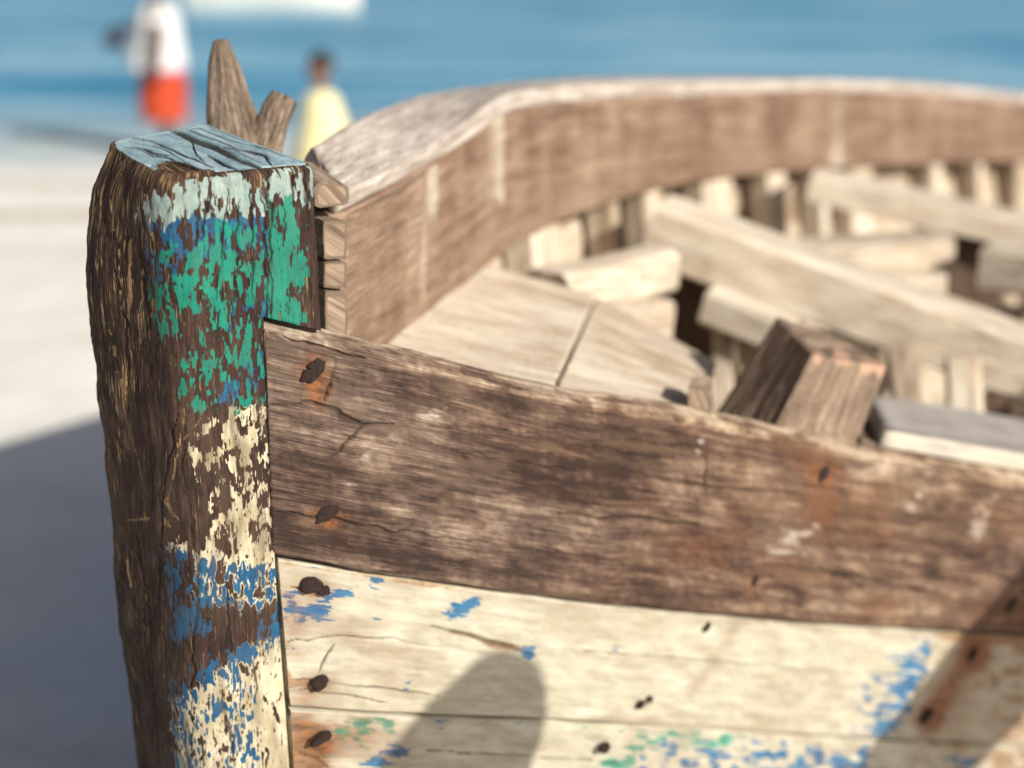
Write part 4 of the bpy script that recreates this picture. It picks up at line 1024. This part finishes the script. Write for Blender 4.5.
def figure(root, S, arms, sk, legspread=.09, hs=1.0, ar=1.0):
    """standing body, facing +x in its own space; S scales a 1.75 m adult"""
    f = Fig()
    t = f.chain([(0, 0, .95), (.0, 0, 1.08), (.01, 0, 1.25), (0, 0, 1.40), (-.005, 0, 1.47), (.005, 0, 1.53), (.015, 0, 1.53 + .09 * hs), (.012, 0, 1.53 + .16 * hs)],
                [(.125, .15), (.115, .135), (.12, .155), (.095, .14), (.055, .06), (.052, .052), (.098 * hs, .078 * hs), (.080 * hs, .068 * hs)])
    for s in (-1, 1):
        f.chain([(0, s * .095, .88), (.01, s * (legspread + .01), .50), (-.015, s * legspread, .10), (-.03, s * legspread, .04), (.11, s * (legspread + .02), .025), (.17, s * (legspread + .02), .022)], [.090, .060, .043, .040, .036, .022], start=t[0])
    for s, pts in arms.items():
        sgn = 1 if s == 'l' else -1
        el, wr, hd = [Vector(p) for p in pts]
        f.chain([(0, sgn * .165, 1.385), el, wr, wr + (hd - wr).normalized() * .06], [.056 * ar, .041 * ar, .028 * ar, .030 * ar], start=t[3])
        add_hand(f, wr, hd - wr, sgn)
    # nose, ears
    f.chain([(.085 * hs, 0, 1.53 + .085 * hs), (.115 * hs, 0, 1.53 + .07 * hs)], [.016, .012], start=None)
    for s in (-1, 1): f.chain([(.0, s * .070 * hs, 1.53 + .09 * hs), (-.008, s * .088 * hs, 1.53 + .095 * hs)], [.018, .016])
    b = skin_mesh('body', [tuple(c * S for c in v) for v in f.v], f.e, [tuple(q * S for q in r) if isinstance(r, tuple) else r * S for r in f.r], sk, root, roots=f.roots)
    # eyes + mouth sit on the face
    return b
def ring_cloth(name, rings, mat, parent, nseg=32, th=.006, fold=.0, seed=3):
    """open garment tube: rings of (z, cx, cy, rx, ry), with a turned inner side"""
    rr = list(rings); V = []; 
    for off in (0, 1):
        seq = rr if off == 0 else rr[::-1]
        for (z, cx, cy, rx, ry) in seq:
            for k in range(nseg):
                a = 2 * math.pi * k / nseg; w = 1 + fold * math.sin(5 * a + z * 9 + seed) + fold * .6 * math.sin(9 * a + seed * 2)
                V.append((cx + (rx * w - off * th) * math.cos(a), cy + (ry * w - off * th) * math.sin(a), z))
    F = grid_faces(len(rr) * 2, nseg, True)
    me = bpy.data.meshes.new(name); me.from_pydata(V, [], [tuple(q) for q in F]); me.update()
    bm_f = me
    for p in me.polygons: p.use_smooth = True
    me.materials.append(mat)
    o = bpy.data.objects.new(name, me); COL.objects.link(o); o.parent = parent
    return o
def face_bits(root, S, hs=1.0):
    M_EYE = M_HAIR
    for s in (-1, 1):
        V = []; F = []
        c = Vector((.092 * hs, s * .030 * hs, 1.53 + .105 * hs)) * S
        me = bpy.data.meshes.new('eye')
        import bmesh
        bm = bmesh.new(); bmesh.ops.create_uvsphere(bm, u_segments=10, v_segments=6, radius=.011 * S, matrix=Matrix.Translation(c)); bm.to_mesh(me); bm.free()
        me.materials.append(M_EYE); o = bpy.data.objects.new('eye', me); COL.objects.link(o); o.parent = root
    import bmesh
    me = bpy.data.meshes.new('mouth'); bm = bmesh.new()
    bmesh.ops.create_uvsphere(bm, u_segments=12, v_segments=6, radius=1, matrix=Matrix.Translation(Vector((.088 * hs, 0, 1.53 + .042 * hs)) * S) @ Matrix.Diagonal((.010 * S, .024 * S, .006 * S, 1))); bm.to_mesh(me); bm.free()
    me.materials.append(M_ORANGE if False else plain('lips', (.16, .05, .04), (.2, .07, .05), 20, .6)); o = bpy.data.objects.new('mouth', me); COL.objects.link(o); o.parent = root
def hair_cap(root, S, mat, hs=1.0):
    import bmesh
    me = bpy.data.meshes.new('hair'); bm = bmesh.new()
    bmesh.ops.create_uvsphere(bm, u_segments=28, v_segments=18, radius=1)
    for v in bm.verts:
        c = v.co.copy()
        if c.x > .35 and c.z < .35 or c.z < -.15: c = c * .70      # keep the face free
        n = 1 + .05 * math.sin(c.x * 23 + c.y * 17) * math.cos(c.z * 19)
        v.co = Vector((c.x * .108 * n * hs - .012, c.y * .090 * n * hs, c.z * .095 * n * hs + 1.53 + .145 * hs)) * S
    bm.to_mesh(me); bm.free()
    for p in me.polygons: p.use_smooth = True
    me.materials.append(mat); o = bpy.data.objects.new('hair', me); COL.objects.link(o); o.parent = root

# adult, side on, looking along the beach to the left
YA = 15.0; pa = at(168, 157, YA)
zg = float(sand_z(np.array([[pa[0]]]), np.array([[YA]]))[0, 0])
zg = min(zg, float(pa[2]))
man = thing('person', 'person in a white shirt and orange shorts standing at the water edge behind the post', 'person', (pa[0], YA, zg))
man.rotation_euler = (0, 0, math.pi + .12); man.scale = (1.08,) * 3
figure(man, 1.0, {'l': [(-.01, .31, 1.12), (.02, .345, .86), (.03, .345, .76)], 'r': [(.14, -.20, 1.14), (.32, -.16, 1.20), (.42, -.12, 1.20)]}, M_SKIN, ar=1.5)
ring_cloth('shirt', [(.84, .05, 0, .27, .25), (.92, .05, 0, .265, .24), (1.05, .04, 0, .245, .22), (1.2, .02, 0, .225, .23), (1.33, .01, 0, .205, .25), (1.41, .0, 0, .165, .225), (1.45, .0, 0, .11, .15), (1.475, 0, 0, .075, .085)], M_WHITE, man, fold=.05)
sl = Fig(); sl.chain([(0, .15, 1.39), (-.008, .225, 1.27), (-.01, .25, 1.19)], [.085, .082, .085]); skin_mesh('sleeve', sl.v, sl.e, sl.r, M_WHITE, man, sl.roots)
sl = Fig(); sl.chain([(0, -.15, 1.39), (.07, -.185, 1.27), (.11, -.20, 1.20)], [.085, .082, .085]); skin_mesh('sleeve', sl.v, sl.e, sl.r, M_WHITE, man, sl.roots)
ring_cloth('shorts', [(.60, 0, 0, .235, .235), (.70, 0, 0, .225, .235), (.80, 0, 0, .205, .222), (.835, 0, 0, .198, .216)], M_ORANGE, man, fold=.03)
for s in (-1, 1): ring_cloth('shorts_leg', [(.36, .0, s * .12, .20, .125), (.50, .0, s * .115, .205, .125), (.605, 0, s * .11, .215, .12)], M_ORANGE, man, fold=.04)
ring_cloth('waistband', [(.80, 0, 0, .205, .222), (.83, 0, 0, .205, .222), (.86, 0, 0, .20, .22)], M_PURPLE, man)
hair_cap(man, 1.0, M_HAIR); face_bits(man, 1.0)
# the dark bag hanging from the outstretched hand
ang = math.pi + .12; lx, ly = .475, -.13
bag = thing('bag', 'small dark bag held out in front of the person in the white shirt', 'bag', (pa[0] + lx * math.cos(ang) - ly * math.sin(ang), YA + lx * math.sin(ang) + ly * math.cos(ang), float(man.location.z) + 1.10))
M_BAG = plain('dark_navy_cloth', (.016, .016, .045), (.04, .03, .06), 20, .8)
ring_cloth('pouch', [(.0, 0, 0, .02, .02), (.004, 0, 0, .085, .06), (.05, 0, 0, .105, .075), (.12, 0, 0, .10, .07), (.17, 0, 0, .075, .05), (.185, 0, 0, .05, .03)], M_BAG, bag, fold=.05)
hd = tube('x', [bag.location + Vector((-.05, 0, .175)), bag.location + Vector((-.03, 0, .225)), bag.location + Vector((.03, 0, .225)), bag.location + Vector((.05, 0, .175))], [.008] * 4, None, False, nseg=10, nl=24, lump=.02)
mesh_obj('handle', hd[0], hd[1], M_BAG, bag)

# child in a loose pale yellow dress
YC = 11.0; pc_ = at(325, 197, YC); zg = float(sand_z(np.array([[pc_[0]]]), np.array([[YC]]))[0, 0])
kid = thing('person', 'small person in a loose pale yellow dress standing by the sea beyond the rail', 'person', (pc_[0], YC, zg))
kid.rotation_euler = (0, 0, math.pi - .5)
KS = .585
figure(kid, KS, {'l': [(.03, .20, 1.12), (.12, .20, .90), (.16, .20, .80)], 'r': [(.03, -.20, 1.12), (.12, -.2, .90), (.16, -.2, .80)]}, M_SKIN2, hs=2.15, ar=1.25)
ring_cloth('dress', [(.30, 0.02, 0, .23, .235), (.45, 0.01, 0, .20, .21), (.62, -.01, 0, .165, .18), (.74, 0, 0, .135, .155), (.80, 0, 0, .12, .145), (.84, 0, 0, .09, .12), (.86, 0, 0, .06, .07)], M_YELLOW, kid, fold=.05)
for s in (-1, 1):
    sl = Fig(); sl.chain([(0, s * .13 * KS, 1.38 * KS), (.03 * KS, s * .19 * KS, 1.2 * KS), (.06 * KS, s * .20 * KS, 1.08 * KS)], [.075 * KS, .085 * KS, .095 * KS]); skin_mesh('sleeve', sl.v, sl.e, sl.r, M_YELLOW, kid, sl.roots)
hair_cap(kid, KS, M_HAIR, 1.85); face_bits(kid, KS, 2.1)

# ================================================================== WHITE BOAT OUT ON THE WATER
YB = 72.0
cb = at(272, 1, YB)
wb = thing('white_boat', 'white open boat floating far out on the blue sea', 'boat', (cb[0], YB, WZ))
M_WB = plain('white_boat_paint', (.60, .60, .56), (.68, .68, .64), 3, .5)
M_WBI = plain('boat_inside_wood', (.30, .24, .17), (.42, .34, .25), 4, .8)
def hull_mesh(L, W, H, inner=0.0):
    V = []; nu, nv = 40, 14
    for i in range(nu):
        u = i / (nu - 1); x = (u - .5) * L
        b = W / 2 * (1 - max(0, (u - .45) / .55) ** 2.4) * (1 - .25 * max(0, (.3 - u) / .3) ** 2)
        sh = H * (1 + .45 * max(0, u - .5) ** 2 * 4 * .5 + .06 * (1 - u))
        for k in range(2 * nv + 1):
            q = (k - nv) / nv; a = abs(q)
            V.append((x + (.25 * L * .12 * (a) if u > .9 else 0), (b - inner) * math.copysign(a ** .55, q) if b > inner else 0.0, -.25 + inner + (sh + .25 - inner) * a ** 1.8))
    return V, [tuple(f) for f in grid_faces(nu, 2 * nv + 1, False)]
for nm, inn, mt in (('hull', 0.0, M_WB), ('inner_hull', .06, M_WBI)):
    V, F = hull_mesh(8.2, 2.2, .95, inn)
    me = bpy.data.meshes.new(nm); me.from_pydata(V, [], F); me.update()
    for p in me.polygons: p.use_smooth = True
    me.materials.append(mt); o = bpy.data.objects.new(nm, me); COL.objects.link(o); o.parent = wb
for x in (-1.8, 0, 1.6):
    p = np.array([cb[0] + x, YB, WZ + .62]); beam('seat', p + [0, -.85, 0], p + [0, .85, 0], .28, .04, M_IN, wb)
wb.rotation_euler = (0, 0, .12)

# ================================================================== ADDED FORKED TREE, out of view: shaped along the sun rays to shadow the planks
SUN_EL = R(27.0); SUN_AZ = np.array([.70, -.71]) / math.hypot(.70, .71)
SDIR = np.array([SUN_AZ[0] * math.cos(SUN_EL), SUN_AZ[1] * math.cos(SUN_EL), math.sin(SUN_EL)])   # towards the sun
def caster(px, py, t): return at(px, py, float(Yn(px))) + SDIR * t
top = caster(508, 676, 2.0); low = caster(464, 778, 2.0)
foot = np.array([low[0] - .03, low[1] + .02, -.2])
V1 = tube('x', [foot, foot * .4 + low * .6 + np.array([0, 0, -.15]), low, caster(495, 712, 2.0), top], [.16, .135, .115, .088, .058], None, False, lump=.06)
kn = foot * .35 + low * .65 + np.array([0, 0, -.25])
br0 = caster(918, 775, 2.0); br1 = caster(1062, 590, 2.0)
V2 = tube('x', [kn, kn * .5 + br0 * .5 + np.array([0, 0, -.08]), br0, br1, br1 + (br1 - br0) * 1.6 + np.array([0, 0, .1])], [.11, .115, .118, .116, .07], None, False, lump=.06)
tree = thing('shadow_caster_tree', 'added unseen forked trunk, shaped to cast the shadows on the boat planks', 'shadow caster', (foot[0], foot[1], 0))
for nm, q in (('trunk', V1), ('limb', V2)):
    mesh_obj(nm, q[0], q[1], M_BRANCH, tree, q[2], dict(grain=q[3]), sharp=R(60))

# ================================================================== LIGHT, SKY, CAMERA
w = bpy.data.worlds.new('World'); SC.world = w; w.use_nodes = True
nt = w.node_tree; bg = nt.nodes['Background']
sky = nt.nodes.new('ShaderNodeTexSky'); sky.sky_type = 'NISHITA'; sky.sun_disc = False
sky.sun_elevation = SUN_EL; sky.sun_rotation = math.atan2(SDIR[0], SDIR[1]); sky.dust_density = 4.0; sky.air_density = .9; sky.altitude = 0
nt.links.new(sky.outputs[0], bg.inputs[0]); bg.inputs[1].default_value = .052
ld = bpy.data.lights.new('sun', 'SUN'); ld.energy = 5.0; ld.angle = R(.5); ld.color = (1, .925, .79)
lo = bpy.data.objects.new('sun', ld); COL.objects.link(lo)
lo.rotation_euler = Vector(SDIR).to_track_quat('Z', 'Y').to_euler(); lo.location = (6, -6, 8)

cd = bpy.data.cameras.new('camera'); cam = bpy.data.objects.new('camera', cd); COL.objects.link(cam)
cam.location = (0, 0, CAM_H); cam.rotation_euler = (R(90) - PITCH, 0, 0)
cd.sensor_width = 36; cd.lens = 50.0; cd.clip_end = 12000; cd.clip_start = .02
cd.dof.use_dof = True; cd.dof.focus_distance = 1.53; cd.dof.aperture_fstop = 1.75; cd.dof.aperture_blades = 0
SC.camera = cam
vs = SC.view_settings; vs.view_transform = 'Standard'; vs.look = 'None'; vs.exposure = 0.26; vs.gamma = 1.0; vs.use_curve_mapping = False
SC.render.engine = 'CYCLES'
SC.cycles.use_denoising = True
